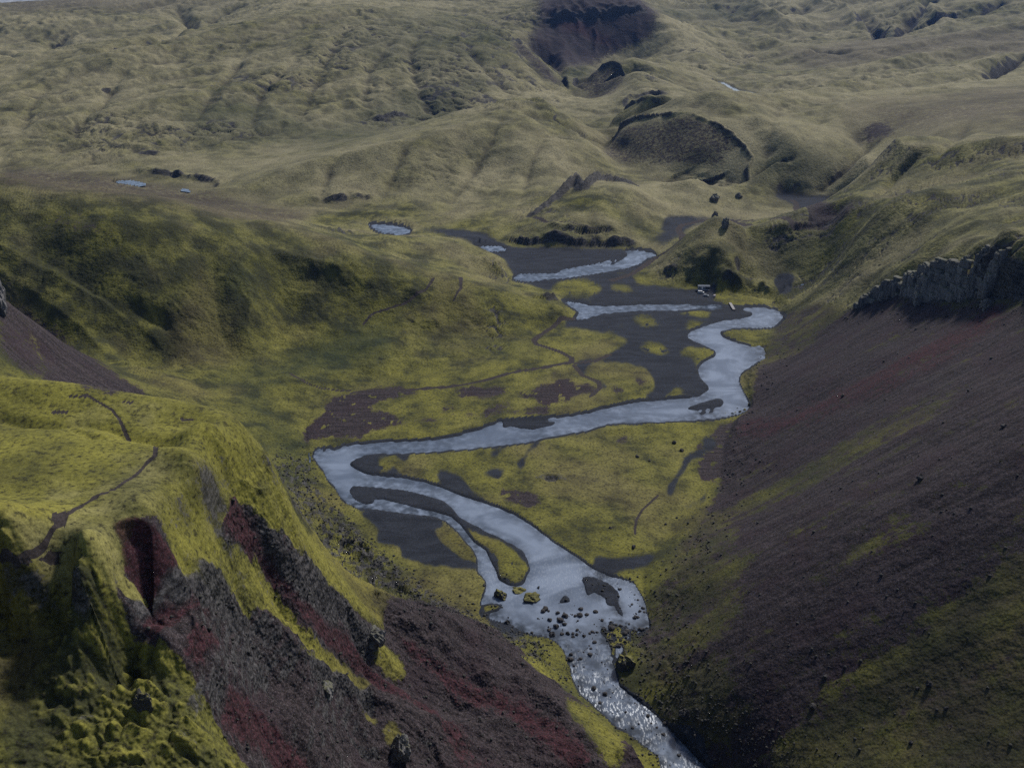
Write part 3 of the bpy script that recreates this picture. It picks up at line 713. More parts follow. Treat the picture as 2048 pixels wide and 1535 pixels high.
for q in ([(0, 1340), (60, 1330), (200, 1370), (160, 1395), (0, 1390)], [(340, 405), (400, 398), (470, 405), (460, 425), (360, 425)], [(450, 305), (590, 308), (590, 322), (460, 318)], [(830, 350), (930, 355), (900, 375), (840, 368)], [(1225, 475), (1330, 490), (1330, 505), (1250, 498)]):
    PATH = np.maximum(PATH, mask(land('e', q), 0.8))
path(land('t', [(1700, 1010), (1790, 1080), (1900, 1110), (2048, 1120)]), 1.6)
path(land('a', [(490, 470), (450, 530), (340, 600), (130, 670), (80, 720)]), 1.6)
path(land('a', [(650, 475), (650, 530), (610, 600)]), 1.4)
path(land('r', [(80, 455), (200, 488), (360, 492), (520, 540), (740, 605)]), 1.8)
path(land('l', [(1290, 690), (1170, 800), (1110, 900), (1100, 1000)]), 1.0)

SCREE = np.zeros_like(X); RED = np.zeros_like(X); DRY = np.zeros_like(X); LUSH_SHADE = np.zeros_like(X); BRIGHT = np.zeros_like(X); PALE = np.zeros_like(X)
def lay(arr, k, pts, val=1.0, jit=1.5, jit2=0.0, soft=2):
    m = mask(land(k, pts), jit, jit2, soft) * val
    np.maximum(arr, m, out=arr)
# near ridge: screes and reds
lay(RED, 'd', [(530, 330), (640, 305), (700, 330), (770, 400), (840, 470), (860, 560), (770, 620), (700, 700), (640, 610), (575, 500), (585, 420)], 1, 1.0)
lay(RED, 'd', [(690, 740), (800, 690), (900, 720), (1010, 680), (1010, 760), (850, 830), (760, 870), (690, 820)], 0.8, 1.2, 0, 3)
lay(RED, 'd', [(860, 950), (1070, 935), (1060, 1015), (950, 1070), (870, 1000)], 0.9, 1.2, 0, 3)
lay(RED, 'd', [(1040, 1250), (1150, 1170), (1230, 1250), (1340, 1380), (1470, 1480), (1520, 1560), (1380, 1560), (1200, 1390), (1080, 1330)], 1.0, 1.0, 0, 3)
lay(RED, 'd', [(400, 850), (450, 870), (510, 980), (620, 1055), (540, 1045), (440, 955)], 1.0, 0.3, 0, 1)
lay(RED, 'd', [(1050, 280), (1150, 320), (1300, 560), (1450, 700), (1692, 850), (1692, 990), (1500, 840), (1350, 690), (1200, 530), (1100, 420)], 0.75, 1.0, 0, 3)
lay(RED, 'c', [(0, 800), (100, 840), (220, 920), (330, 1010), (420, 1060), (470, 1120), (620, 1200), (640, 1310), (560, 1260), (430, 1180), (300, 1070), (150, 940), (0, 890)], 0.85, 1.0, 0, 3)
lay(RED, 'c', [(410, 860), (520, 920), (650, 1000), (800, 1095), (1000, 1225), (1150, 1350), (1320, 1500), (1300, 1560), (1180, 1560), (1050, 1410), (900, 1270), (700, 1130), (560, 1015), (450, 930)], 0.8, 1.5, 0, 4)
lay(RED, 'c', [(600, 1230), (700, 1260), (780, 1400), (900, 1560), (700, 1560), (640, 1400)], 0.55, 1.5, 0, 5)
low = sstep(20, -25, (X - xtl) + 62 + 12 * kx) * 0
flank = NEAR * sstep(152, 138, Z - 4 * kx)
lay(SCREE, 'p', [(255, 1060), (330, 1050), (350, 1130), (420, 1165), (520, 1170), (600, 1220), (680, 1175), (740, 1235), (775, 1190), (900, 1212), (1140, 1370), (1330, 1570), (430, 1570), (400, 1400), (330, 1300), (255, 1250), (235, 1150)], 0.95, 1.5, 1.5, 3)
lay(SCREE, 'p', [(430, 1015), (480, 1030), (560, 1120), (680, 1220), (760, 1245), (800, 1300), (700, 1320), (600, 1230), (500, 1130), (440, 1060)], 0.95, 1.0, 1.0, 2)
SCREE *= NEAR
MOSS_OVER = np.zeros_like(X)
lay(MOSS_OVER, 'n', [(-150, -120), (0, 40), (150, 70), (340, 90), (500, 220), (640, 370), (800, 450), (1000, 550), (1160, 680), (1150, 800), (1280, 970), (1340, 1070), (1375, 1240), (1290, 1190), (1150, 1110), (1000, 1050), (850, 950), (740, 850), (650, 770), (520, 620), (300, 500), (200, 420), (0, 270), (-150, 130)], 1, 0.8, 0, 1)
lay(MOSS_OVER, 'd', [(870, 430), (1000, 560), (1080, 650), (1180, 770), (1300, 800), (1450, 910), (1692, 1080), (1692, 1000), (1480, 870), (1330, 690), (1250, 580), (1080, 420), (950, 310)], 0.85, 1.5, 0, 2)
lay(MOSS_OVER, 'o', [(540, 0), (720, 0), (900, 130), (1050, 240), (1200, 300), (1400, 460), (1390, 530), (1270, 510), (1130, 450), (980, 360), (800, 330), (830, 270), (960, 250), (700, 80)], 1, 1.2, 0, 2)
lay(MOSS_OVER, 'o', [(1380, 120), (1480, 90), (1600, 200), (1700, 330), (1600, 330), (1500, 260)], 0.9, 1.0, 0, 3)
lay(MOSS_OVER, 'o', [(1280, 700), (1380, 690), (1470, 790), (1400, 800)], 1, 1.2, 0, 2)
lay(MOSS_OVER, 'o', [(1480, 870), (1580, 850), (1680, 1000), (1540, 1000)], 1, 1.2, 0, 2)
lay(MOSS_OVER, 'd', [(800, 280), (900, 330), (1000, 480), (1050, 560), (1000, 560), (920, 480), (900, 580), (840, 470)], 0.9, 1.2, 0, 2)
lay(MOSS_OVER, 'd', [(540, 520), (620, 560), (690, 630), (690, 680), (600, 640)], 1, 0.8, 0, 1)
lay(MOSS_OVER, 'd', [(380, 400), (520, 420), (540, 560), (560, 700), (480, 720), (400, 620)], 0.9, 1.2, 0, 2)
lay(MOSS_OVER, 'c', [(1180, 1230), (1300, 1290), (1420, 1380), (1470, 1500), (1380, 1560), (1300, 1450), (1200, 1330)], 0.75, 2.0, 0, 4)
lay(MOSS_OVER, 'c', [(970, 1030), (1050, 1070), (1150, 1150), (1100, 1130), (1000, 1070)], 1, 0.8, 0, 1)
lay(MOSS_OVER, 'd', [(1180, 60), (1290, 130), (1420, 330), (1500, 420), (1400, 380), (1250, 260), (1150, 150), (1060, 80)], 0.9, 1.5, 0, 2)
# the moss of the near foot slope
foot = sstep(2, -2, (Y - np.interp(X, [-200, -120, -80, -50, -36], [158, 160, 158, 152, 140])))*NEAR
MOSS_OVER = np.maximum(MOSS_OVER, foot)
SCREE *= 1 - np.clip(MOSS_OVER * 1.2, 0, 1)
RED *= 1 - np.clip(MOSS_OVER * 1.2, 0, 1)
# eastern slope
_es = EAST > 0.003
stre = np.zeros_like(X)
stre[_es] = fbm(X[_es] * 0.10, Y[_es], 7.0, 4, 41) * 0.6 + fbm(X[_es] * 0.25, Y[_es], 22.0, 3, 44) * 0.7       # streaks run down the slope
STRE = stre
em = np.zeros_like(X)
lay(em, 'q', [(830, 650), (1200, 650), (1600, 610), (2036, 630), (2300, 640), (2300, 900), (1900, 800), (1500, 860), (1200, 800), (900, 770)], 0.8, 4, 3, 6)
lay(em, 'p', [(2048, 1080), (2200, 1100), (2200, 1600), (1480, 1600), (1560, 1480), (1650, 1400), (1750, 1330), (1850, 1230), (1950, 1150)], 0.95, 5, 4, 12)
lay(em, 'p', [(1290, 1080), (1420, 1000), (1480, 1040), (1500, 1150), (1480, 1250), (1450, 1380), (1500, 1480), (1480, 1560), (1330, 1440), (1240, 1370), (1300, 1250), (1280, 1150)], 0.8, 4, 4, 12)
lay(em, 'p', [(1560, 640), (1650, 610), (1720, 600), (1660, 650), (1560, 720), (1520, 730), (1510, 690)], 0.8, 3, 2, 4)
lay(em, 'p', [(1470, 990), (1700, 880), (1900, 780), (1960, 790), (1800, 890), (1560, 1010), (1450, 1060)], 0.62, 4, 4, 8)
lay(em, 'p', [(1450, 1290), (1560, 1200), (1700, 1090), (1830, 1010), (1840, 1040), (1700, 1130), (1560, 1240), (1480, 1310)], 0.62, 4, 4, 8)
SCREE = np.maximum(SCREE, EAST * np.clip(0.90 - em * 0.85 + 0.7 * stre + 0.25 * kx + 0.25 * jx, 0, 1))
LUSH_SHADE = np.maximum(LUSH_SHADE, EAST * np.clip(0.12 + 0.4 * kx, 0.0, 0.4))
DRY = np.maximum(DRY, EAST * np.clip(0.55 + 0.8 * stre, 0.1, 0.9))
er = np.zeros_like(X)
lay(er, 'b', [(1780, 640), (1880, 570), (1990, 600), (1860, 730), (1600, 890), (1300, 1050), (1050, 1150), (900, 1220), (600, 1310), (330, 1280), (400, 1200), (650, 1220), (900, 1110), (1200, 970), (1500, 790), (1700, 680)], 1.0, 3, 2, 5)
RED = np.maximum(RED, er * np.clip(0.78 + 0.6 * stre, 0, 0.95) * EAST)
# slopes farther away
lay(DRY, 'p', [(0, 335), (150, 345), (300, 362), (450, 395), (620, 434), (560, 446), (400, 420), (250, 398), (100, 382), (0, 378)], 1.0, 4, 6, 4)
lay(SCREE, 't', [(40, 30), (250, 70), (500, 115), (700, 155), (830, 190), (700, 235), (500, 205), (200, 145)], 0.7, 4, 6, 6)
lay(SCREE, 't', [(40, 580), (150, 620), (400, 800), (600, 950), (860, 1140), (700, 1140), (450, 1130), (200, 830), (100, 700)], 0.75, 2, 3, 3)
lay(SCREE, 't', [(0, 400), (60, 500), (60, 600), (200, 800), (330, 1040), (180, 1040), (0, 900)], 0.7, 2, 2, 3)
lay(LUSH_SHADE, 't', [(1560, 960), (1800, 850), (2048, 760), (2300, 720), (2300, 860), (2048, 950), (1800, 1000), (1500, 1065), (1200, 1065), (1250, 1020)], 1.0, 4, 5, 8)  # hollow shade painted dark green, together with lush growth
lay(LUSH_SHADE, 't', [(1230, 560), (1400, 420), (1500, 430), (1420, 620), (1260, 650)], 0.6, 4, 5, 8)
lay(LUSH_SHADE, 'a', [(400, 840), (700, 800), (1000, 800), (1040, 860), (700, 870)], 0.8, 3, 4, 6)  # shade of the hollows along the hill toe, painted dark green
lay(LUSH_SHADE, 'p', [(440, 790), (520, 780), (560, 830), (620, 880), (620, 960), (560, 960), (500, 860)], 0.5, 3, 4, 6)
lay(SCREE, 's', [(480, -160), (1000, -200), (1250, -60), (1400, 60), (1560, 130), (1480, 300), (1300, 400), (1100, 450), (700, 560), (560, 450), (400, 330), (520, 200)], 0.9, 12, 35, 9)
lay(SCREE, 's', [(280, 340), (350, 320), (480, 450), (600, 560), (760, 680), (700, 760), (560, 620), (420, 480), (300, 400)], 0.6, 8, 10, 4)
lay(LUSH_SHADE, 's', [(700, 560), (960, 500), (1000, 560), (820, 700), (740, 760)], 0.6, 8, 10, 4)
lay(ROCK, 'd', [(850, 1180), (960, 1080), (1000, 960), (1100, 880), (1180, 780), (1300, 820), (1380, 960), (1250, 1010), (1100, 1110), (1000, 1200), (950, 1290)], 0.62, 1.5, 1.0, 3)
lay(ROCK, 'd', [(620, 640), (760, 620), (880, 590), (1040, 540), (1060, 620), (900, 690), (700, 760), (600, 740)], 0.7, 1.5, 1.0, 2)
lay(RED, 's', [(590, 150), (800, 140), (1000, 230), (1250, 400), (1150, 440), (900, 330), (700, 250)], 0.75, 12, 30, 8)
lay(SCREE, 'f', [(380, 560), (560, 455), (700, 450), (890, 520), (940, 570), (850, 630), (880, 690), (700, 705), (500, 685), (350, 590)], 0.5, 5, 6, 3)
lay(SCREE, 'f', [(250, 360), (340, 275), (440, 250), (460, 320), (400, 390), (300, 390)], 0.5, 5, 6, 3)
lay(SCREE, 'f', [(1375, 495), (1500, 475), (1545, 530), (1420, 562)], 0.7, 6, 8, 4)
lay(DRY, 'f', [(1250, 430), (1600, 400), (2048, 345), (2300, 340), (2300, 520), (2048, 520), (1700, 520), (1400, 480)], 0.8, 8, 12, 10)
lay(DRY, 'f', [(1100, 230), (1400, 160), (1800, 150), (2048, 130), (2300, 140), (2300, 250), (2048, 230), (1600, 240), (1200, 280)], 0.7, 10, 20, 8)
lay(DRY, 'g', [(0, 60), (400, 40), (800, 20), (1000, 0), (800, 0), (400, 0), (0, 20)], 0.8, 10, 30, 8)
lay(LUSH_SHADE, 'g', [(700, 480), (900, 400), (1100, 430), (1300, 520), (1500, 420), (1800, 300), (2048, 330), (1900, 400), (1500, 540), (1100, 580), (700, 560)], 0.6, 8, 14, 10)
lay(LUSH_SHADE, 'g', [(1400, 120), (1800, 60), (2048, 100), (2048, 300), (1700, 300), (1400, 220)], 0.45, 8, 14, 14)
lay(LUSH_SHADE, 'f', [(500, 0), (900, 10), (1100, 60), (900, 90), (600, 60)], 0.5, 8, 14, 8)
lay(LUSH_SHADE, 'f', [(960, 600), (1150, 560), (1350, 640), (1250, 740), (1000, 730)], 0.6, 8, 10, 8)
lay(LUSH_SHADE, 'b', [(480, 180), (700, 150), (1080, 130), (1050, 230), (800, 420), (700, 470), (560, 300)], 0.35, 4, 5, 6)
lay(LUSH_SHADE, 'r', [(0, 580), (300, 520), (700, 600), (1000, 650), (1100, 720), (900, 740), (0, 740)], 0.6, 4, 5, 5)
lay(SCREE, 'b', [(520, 116), (800, 112), (960, 112), (1080, 92), (1210, 42), (1000, 12), (820, 12), (880, 60), (800, 92)], 0.85, 6, 6, 3)
RUG = np.zeros_like(X)
lay(RUG, 'p', [(350, 190), (600, 100), (750, 20), (1000, -10), (1100, 20), (1130, 150), (1150, 190), (1100, 230), (1000, 215), (800, 255), (600, 275), (400, 290), (200, 320), (60, 300), (200, 240)], 1, 10, 40, 16)
lay(RUG, 'p', [(1050, 200), (1130, 235), (1240, 330), (1200, 370), (1050, 380), (850, 390), (700, 410), (850, 330), (950, 260)], 0.55, 10, 20, 10)
lay(RUG, 'p', [(1340, 70), (1480, 90), (1560, 130), (1420, 150), (1330, 180), (1260, 170), (1250, 130), (1340, 110)], 0.7, 10, 20, 8)
lay(RUG, 'p', [(1520, 180), (1650, 140), (1900, 120), (2048, 90), (2048, 130), (1800, 160), (1600, 195)], 0.5, 10, 20, 8)
RUG *= FAR
KFACE = np.zeros_like(X)
lay(KFACE, 'f', [(330, 590), (420, 520), (560, 440), (700, 430), (900, 500), (1000, 520), (1500, 430), (2048, 350), (2048, 480), (1600, 560), (1300, 640), (1000, 640), (940, 700), (700, 720), (480, 690)], 1, 6, 8, 3)
lay(KFACE, 'f', [(230, 370), (340, 270), (440, 240), (470, 320), (410, 400), (300, 400)], 1, 5, 6, 3)
BOWL = np.zeros_like(X)
lay(BOWL, 's', [(480, -160), (1000, -200), (1250, -60), (1400, 60), (1560, 130), (1480, 300), (1300, 400), (1100, 450), (700, 560), (560, 450), (400, 330), (520, 200)], 1, 12, 35, 8)
lay(KFACE, 's', [(480, -160), (1000, -200), (1250, -60), (1400, 60), (1560, 130), (1480, 300), (1300, 400), (1100, 450), (700, 560), (560, 450), (400, 330), (560, 200)], 0.8, 6, 10, 4)
lay(KFACE, 'g', [(600, 640), (900, 570), (1200, 550), (1500, 500), (1700, 520), (1500, 640), (1200, 720), (900, 760), (700, 660)], 0.7, 8, 12, 6)
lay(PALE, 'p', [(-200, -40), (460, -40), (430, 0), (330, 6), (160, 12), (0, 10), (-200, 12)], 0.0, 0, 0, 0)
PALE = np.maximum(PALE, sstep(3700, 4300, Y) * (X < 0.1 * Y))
WFACE = mask(land('p', [(1480, 468), (1560, 462), (1690, 452), (1660, 540), (1600, 592), (1540, 560)]), 2, 2, 5) * (RAD < 1000)
_w = WFACE * (1 - np.clip(ROCK * 2, 0, 1))
Z = Z * (1 - _w) + blur(Z, 6) * _w
_k = np.clip(KFACE * 0.9, 0, 1) * (1 - np.clip(ROCK * 2, 0, 1)) * (RAD > 1000) * (RAD < 1700)
Z = Z * (1 - _k) + blur(Z, 5) * _k
FLAT2 = [P(u, v, 6.0) for u, v in [(1296, 486), (1325, 462), (1350, 440), (1400, 432), (1480, 432), (1560, 428), (1610, 418), (1590, 408), (1545, 398), (1560, 390), (1640, 394), (1720, 400), (1790, 408), (1720, 418), (1640, 428), (1560, 440), (1460, 446), (1390, 448), (1370, 462), (1330, 490)]]
fl2 = mask(FLAT2, 4, 4, 3)
Z = Z * (1 - fl2) + (6.0 + 0.3 * kx) * fl2
# ------------------------------------------------------------------ fine relief
def mf(m, x, y, *args, **kw):                                # fbm only where the mask says it is needed
    out = np.zeros(x.shape, np.float32)
    sel = m > 0.003
    if sel.any():
        out[sel] = fbm(x[sel], y[sel], *args, **kw)
    return out
def octs(seed, wls, slope, ridged=False, warp=0.0, m=None):
    out = np.zeros(X.shape, np.float32)
    xx, yy = (X + kx * warp, Y + ky * warp) if warp else (X, Y)
    for k, wl in enumerate(wls):
        att = sstep(1.2, 3.0, wl / SPACE)
        if m is not None:
            att = att * (m > 0.003)
        if att.max() <= 0:
            continue
        sel = att > 0
        n = fbm(xx[sel], yy[sel], wl, 1, seed + 7 * k)
        if ridged:
            n = 0.55 - 1.6 * np.abs(n)
        out[sel] += wl * slope * att[sel] * n
    return out
FLOORM = 1 - OUTF
DN = np.zeros_like(X)
tope = blur(inside(X, Y, TOPE).astype(float), 2) * (1 - FAR)
HILL = HILL * (1 - tope)
gen = octs(100, [120, 60, 30, 15, 8, 4, 2], 0.05, m=EAST + NEAR + HILL + tope)
wr = octs(200, [90, 48, 26, 14, 7, 3.5], 0.085, True, 9.0, m=HILL + RUG + flank + tope)
fine = octs(300, [6, 3, 1.6, 0.9], 0.08, m=1 - FAR)
PLAT = NEAR * (1 - flank) * (1 - foot)
smoothw = np.clip(np.maximum(DRY * 0.9 * FAR, KFACE * 0.92), 0, 1)
wfar = np.clip(RUG * 1.1, 0, 1)
genf = octs(150, [70, 35, 18], 0.035, m=FAR)
left_smooth = 1.0
DN += gen * (0.35 * EAST + 0.35 * PLAT + 0.9 * foot + 0.75 * flank + 0.75 * HILL)
DN += genf * FAR * (1 - 0.6 * KFACE)
latm = FAR * sstep(1150, 1500, RAD) * (1 - 0.9 * KFACE) * (1 - 0.5 * smoothw)
_sd = sstep(-250, 350, X)                                     # folds swing from one side of the valley to the other
ca_, sa_ = 0.66 + 0.21 * _sd, 0.75 - 0.25 * _sd
fo_a = X * ca_ + Y * sa_; fo_c = X * sa_ - Y * ca_
fold = mf(latm, fo_a * 0.16 + 30 * kx, fo_c + 22 * ky, 120.0, 2, 161)
fold2 = mf(latm, fo_a * 0.2 + 12 * kx, fo_c + 10 * ky, 46.0, 2, 163)
DN += latm * ((0.45 - 1.7 * np.abs(fold)) * 12.0 * np.clip(RAD / 2200, 0.5, 1.5) + (0.45 - 1.7 * np.abs(fold2)) * 3.4)
DN += BOWL * (0.45 - 1.7 * np.abs(mf(BOWL, X + 12 * kx, Y * 0.3, 42.0, 2, 167))) * 7.0
DN += wr * (0.25 * HILL + 0.55 * wfar * (1 - smoothw) + 0.9 * flank * (1 - 0.5 * MOSS_OVER))
DN += tope * (gen * 0.9 + wr * 0.35)
# lumpy moss over lava at the foot slope
lump = np.abs(mf(foot, X, Y * 1.5, 6.0, 2, 401)) * 4.2 + np.abs(mf(foot, X, Y * 1.3, 2.6, 2, 402)) * 1.7
lumpm = np.clip(foot * sstep(-0.45, 0.1, mf(foot, X, Y, 14, 2, 410)) * 1.2, 0, 1)
DN += (lump * 0.85 - 1.0) * lumpm
frk = flank * (1 - np.clip(SCREE * 1.5, 0, 1)) * (1 - 0.55 * MOSS_OVER) * sstep(0.02, 0.3, mf(flank, X, Y * 1.2, 8.0, 3, 881))
frk = np.maximum(frk, 0.5 * NEAR * foot * sstep(0.2, 0.5, mf(foot, X, Y * 1.4, 7.0, 3, 883)))
DN += frk * (0.9 + 1.2 * mf(frk, X, Y, 2.6, 2, 885))
DN += fine * (0.4 * EAST + 1.0 * flank + 0.25 * PLAT + 0.5 * foot + 0.4 * HILL + 0.3 * tope)
# streaky relief on the scree slopes
DN += EAST * sstep(0.0, 20, X - xtr) * (mf(EAST, X * 0.07, Y, 9.0, 3, 47) * 0.55 + mf(EAST, X * 0.2, Y, 28.0, 2, 48) * 1.1)
fa = X * 0.95 + Y * 0.3; fc = Y * 0.95 - X * 0.3              # along and across the fall line of the near flank
def fall_ridges(la, lc, seed):
    return 0.5 - 1.7 * np.abs(mf(flank, fa * (lc / la) + 2.0 * jx, fc + 1.2 * jy, lc, 2, seed))
bare = flank * (1 - 0.65 * np.clip(MOSS_OVER, 0, 1))
DN += bare * (fall_ridges(34, 9.0, 57) * 1.7 + fall_ridges(13, 3.6, 58) * 0.9 + fall_ridges(5, 1.5, 59) * 0.35)
DN += bare * np.sin(2 * np.pi * (Z / 4.2 + 0.8 * kx + 0.35 * jx)) * 0.55 * (1 - 0.7 * SCREE * sstep(120, 80, Z))
# boulder strewn foot of the near ridge and of the eastern slope
bould = np.zeros_like(X)
np.maximum(bould, mask([PF(u, v) for u, v in [(540, 930), (612, 900), (645, 985), (700, 1030), (735, 1070), (800, 1130), (870, 1180), (960, 1235), (1060, 1268), (1150, 1370)]] + [tuple(at(u, v)[:2]) for u, v in [(1060, 1320), (930, 1255), (850, 1215)]] + [(-45, 330), (-95, 380), (-130, 440)], 3, 2, 3), out=bould)
toe_e = np.exp(-((X - xtr - 8) / 14) ** 2) * (Y < 760) * (Y > 200)
bl = np.abs(octs(500, [6.5, 3.4, 1.8], 0.30, m=bould + toe_e + ROCK * (1 - FAR)))
DN += bl * (bould * 1.1 + toe_e * 0.55 * (1 - 0.6 * FLOORM) + ROCK * 0.5 * (1 - FAR))
DN *= 1 - np.clip(FLOORM * 1.05 - bould, 0, 1) * 0.93
DN *= 1 - 0.95 * fl2
# cracks and little ledges in the old lava under the moss
def cracks(wl, seed, ax, thr, m):
    n = mf(m, (X + kx * 0.35 * wl) * ax, Y + ky * 0.35 * wl, wl, 2, seed)
    return 1 - sstep(thr * 0.15, thr, np.abs(n))
ck = np.maximum(0.8 * cracks(80, 931, 0.4, 0.07, FAR), np.maximum(0.9 * cracks(38, 937, 0.45, 0.09, FAR), 0.7 * cracks(20, 939, 0.5, 0.11, FAR * (RAD < 2600)) * sstep(2600, 1500, RAD))) * FAR * np.clip(0.16 + wfar, 0, 1) * (1 - smoothw)
ck *= sstep(-0.30, 0.15, mf(FAR, X, Y, 180, 2, 941))
ckh = np.where(X < -20, 0.45, 1.0) * np.maximum(cracks(24, 943, 0.5, 0.085, HILL), cracks(11, 945, 0.55, 0.10, HILL)) * HILL * sstep(-0.12, 0.25, mf(HILL, X, Y, 70, 2, 947)) + np.maximum(cracks(20, 951, 0.5, 0.09, tope), cracks(10, 955, 0.6, 0.10, tope)) * tope * sstep(-0.15, 0.2, mf(tope, X, Y, 50, 2, 953))
CK = np.clip(ck + ckh, 0, 1)
DN -= ck * 3.0 + ckh * 1.5
# valley floor: banks, channels, low bars
floor_rel = FLOORM * (octs(600, [40, 20, 10, 5, 2.5], 0.010, m=FLOORM))
Z2 = Z + DN + floor_rel
Z2 += ROCK * (1 - FLOORM) * octs(700, [16, 8, 4, 2], 0.16, True, 3.0, m=ROCK) * np.where(FAR > 0.5, 1.5, 1.0 - 0.5 * NEAR)
onfloor = FLOORM > 0.3
Z2 -= np.clip(SAND + DARK * 0.6, 0, 1) * FLOORM * 0.35
Z2 -= PATH * np.where(onfloor, 0.05, 0.12)
WL = zfloor(Y) - 0.55                                         # water level
bk = 0.40 - WETS
nearw = IN_FLOOR & (WETS > 0.004)
Z2 = np.where(nearw, np.minimum(Z2, WL + np.where(bk > 0, bk * 2.4, bk * 2.6)), Z2)
Z2 = np.where(nearw & (bk > 0), np.maximum(Z2, WL + bk * 0.35), Z2)
Z2 = np.where(IN_FLOOR & ~nearw, np.maximum(Z2, WL + 0.2), Z2)
for _n in ('west_pool', 'flat_pool', 'upper_river'):
    Z2 = np.where(POOLM[_n], np.minimum(Z2, WL - 0.8), Z2)
# little pools away from the mapped floor
FARW = {'far_river': crop('f', [(800, 322), (840, 325), (872, 340), (908, 362), (955, 369), (992, 377), (990, 386), (950, 378), (900, 372), (866, 352), (835, 334)]),
        'far_brook': crop('f', [(865, 306), (895, 304), (890, 314), (870, 314)]),
        'west_brook': crop('g', [(440, 720), (520, 722), (610, 740), (590, 747), (520, 738), (450, 730)]),
        'west_stream': crop('g', [(655, 754), (740, 755), (820, 771), (800, 777), (730, 768), (660, 761)])}
FARWM = {}
for k, q in FARW.items():
    w3 = [at(u, v) for u, v in q]
    lvl = float(np.mean([p[2] for p in w3]))
    m = inside(X + jx * 1, Y + jy * 6, w3)
    m2 = blur(m.astype(float), 4)
    FARWM[k] = (m, lvl)
    Z2 = Z2 * (1 - np.clip(m2 * 1.6, 0, 1)) + (lvl + 0.3) * np.clip(m2 * 1.6, 0, 1)
    Z2 = np.where(m, lvl - 1.2, Z2)
    SAND = np.maximum(SAND, np.clip(m2 * 1.5, 0, 1) * 0.8)

# normals, steepness
def grid_normals(Xa, Ya, Za):
    ax, ay, az = np.gradient(Xa, axis=0), np.gradient(Ya, axis=0), np.gradient(Za, axis=0)
    bx, by, bz = np.gradient(Xa, axis=1), np.gradient(Ya, axis=1), np.gradient(Za, axis=1)
    nx, ny, nz = ay * bz - az * by, az * bx - ax * bz, ax * by - ay * bx
    L = np.sqrt(nx * nx + ny * ny + nz * nz) + 1e-12
    s = np.sign(nz); s[s == 0] = 1
    return nx / L * s, ny / L * s, nz / L * s
# rock bursts outwards a little along its own normal: ledges and blocks
NX, NY, NZ = grid_normals(X, Y, Z2)
rk0 = np.clip(ROCK * 1.3, 0, 1) * (1 - FAR) * (1 - NEAR)
hl = np.hypot(NX, NY) + 1e-6
led = mf(rk0, X - Y, Z2 * 1.2 + 0.3 * (X + Y), 4.0, 3, 801) * 1.4
X2 = X + NX / hl * led * rk0 * sstep(0.9, 0.6, NZ) * 0.9
Y2 = Y + NY / hl * led * rk0 * sstep(0.9, 0.6, NZ) * 0.9
NX, NY, NZ = grid_normals(X2, Y2, Z2)
steep = 1 - NZ
rthr = np.where(FAR > 0.5, 0.24, 0.40) + 0.16 * NEAR * (1 - SCREE)
ROCKM = np.clip(ROCK * 0.9, 0, 1)
ROCKM = np.maximum(ROCKM, sstep(rthr, rthr * 1.9, steep + 0.05 * jx) * (1 - SAND) * (1 - 0.75 * EAST) * np.where(NEAR > 0.5, 0.6, 0.9))
ROCKM *= 1 - 0.8 * np.clip(RED, 0, 1) * (1 - FAR)
ROCKM = np.maximum(ROCKM, CK * 0.74)
ROCKM = np.maximum(ROCKM, np.clip(frk, 0, 1) * 0.8)
ROCKM = np.maximum(ROCKM, bould * 0.72 * sstep(-0.3, 0.25, mf(bould, X, Y, 4, 3, 77)))
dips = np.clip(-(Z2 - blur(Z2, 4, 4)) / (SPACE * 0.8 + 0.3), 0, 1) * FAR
DIP_DARK = dips  # darkens dips of the far land, more where they are deeper
BRIGHT = np.clip(PLAT * 0.75 + MOSS_OVER * 0.75 * (1 - foot) + foot * lumpm * sstep(0.8, 2.2, lump) * 0.7 + foot * 0.12 + FLOORM * 0.42 + HILL * sstep(45, 8, Z) * (X < 110) * 0.32, 0, 1)
BRIGHT = np.maximum(BRIGHT, np.clip(MOSSP, 0, 1) * 0.6)
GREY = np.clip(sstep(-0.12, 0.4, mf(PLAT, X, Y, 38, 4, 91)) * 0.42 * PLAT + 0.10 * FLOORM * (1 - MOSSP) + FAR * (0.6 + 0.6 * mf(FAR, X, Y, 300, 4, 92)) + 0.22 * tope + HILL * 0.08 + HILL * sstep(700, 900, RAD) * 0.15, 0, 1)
DRY2 = np.clip(np.maximum(DRY, 0), 0, 1)
SCREE = np.clip(np.maximum(SCREE, DARK * 0.95), 0, 1)
SCREE = np.where(onfloor, np.clip(DARK, 0, 1), SCREE)
SCREE *= 1 - 0.7 * np.clip(SAND, 0, 1)
BUMPY = np.clip(0.22 * PLAT + 0.22 * FLOORM + 0.85 * flank * (1 - 0.5 * MOSS_OVER) + 0.5 * foot + 0.30 * EAST + 0.42 * HILL + 0.42 * FAR + 0.45 * tope, 0, 1)
SAND = np.maximum(SAND, fl2 * 0.9)
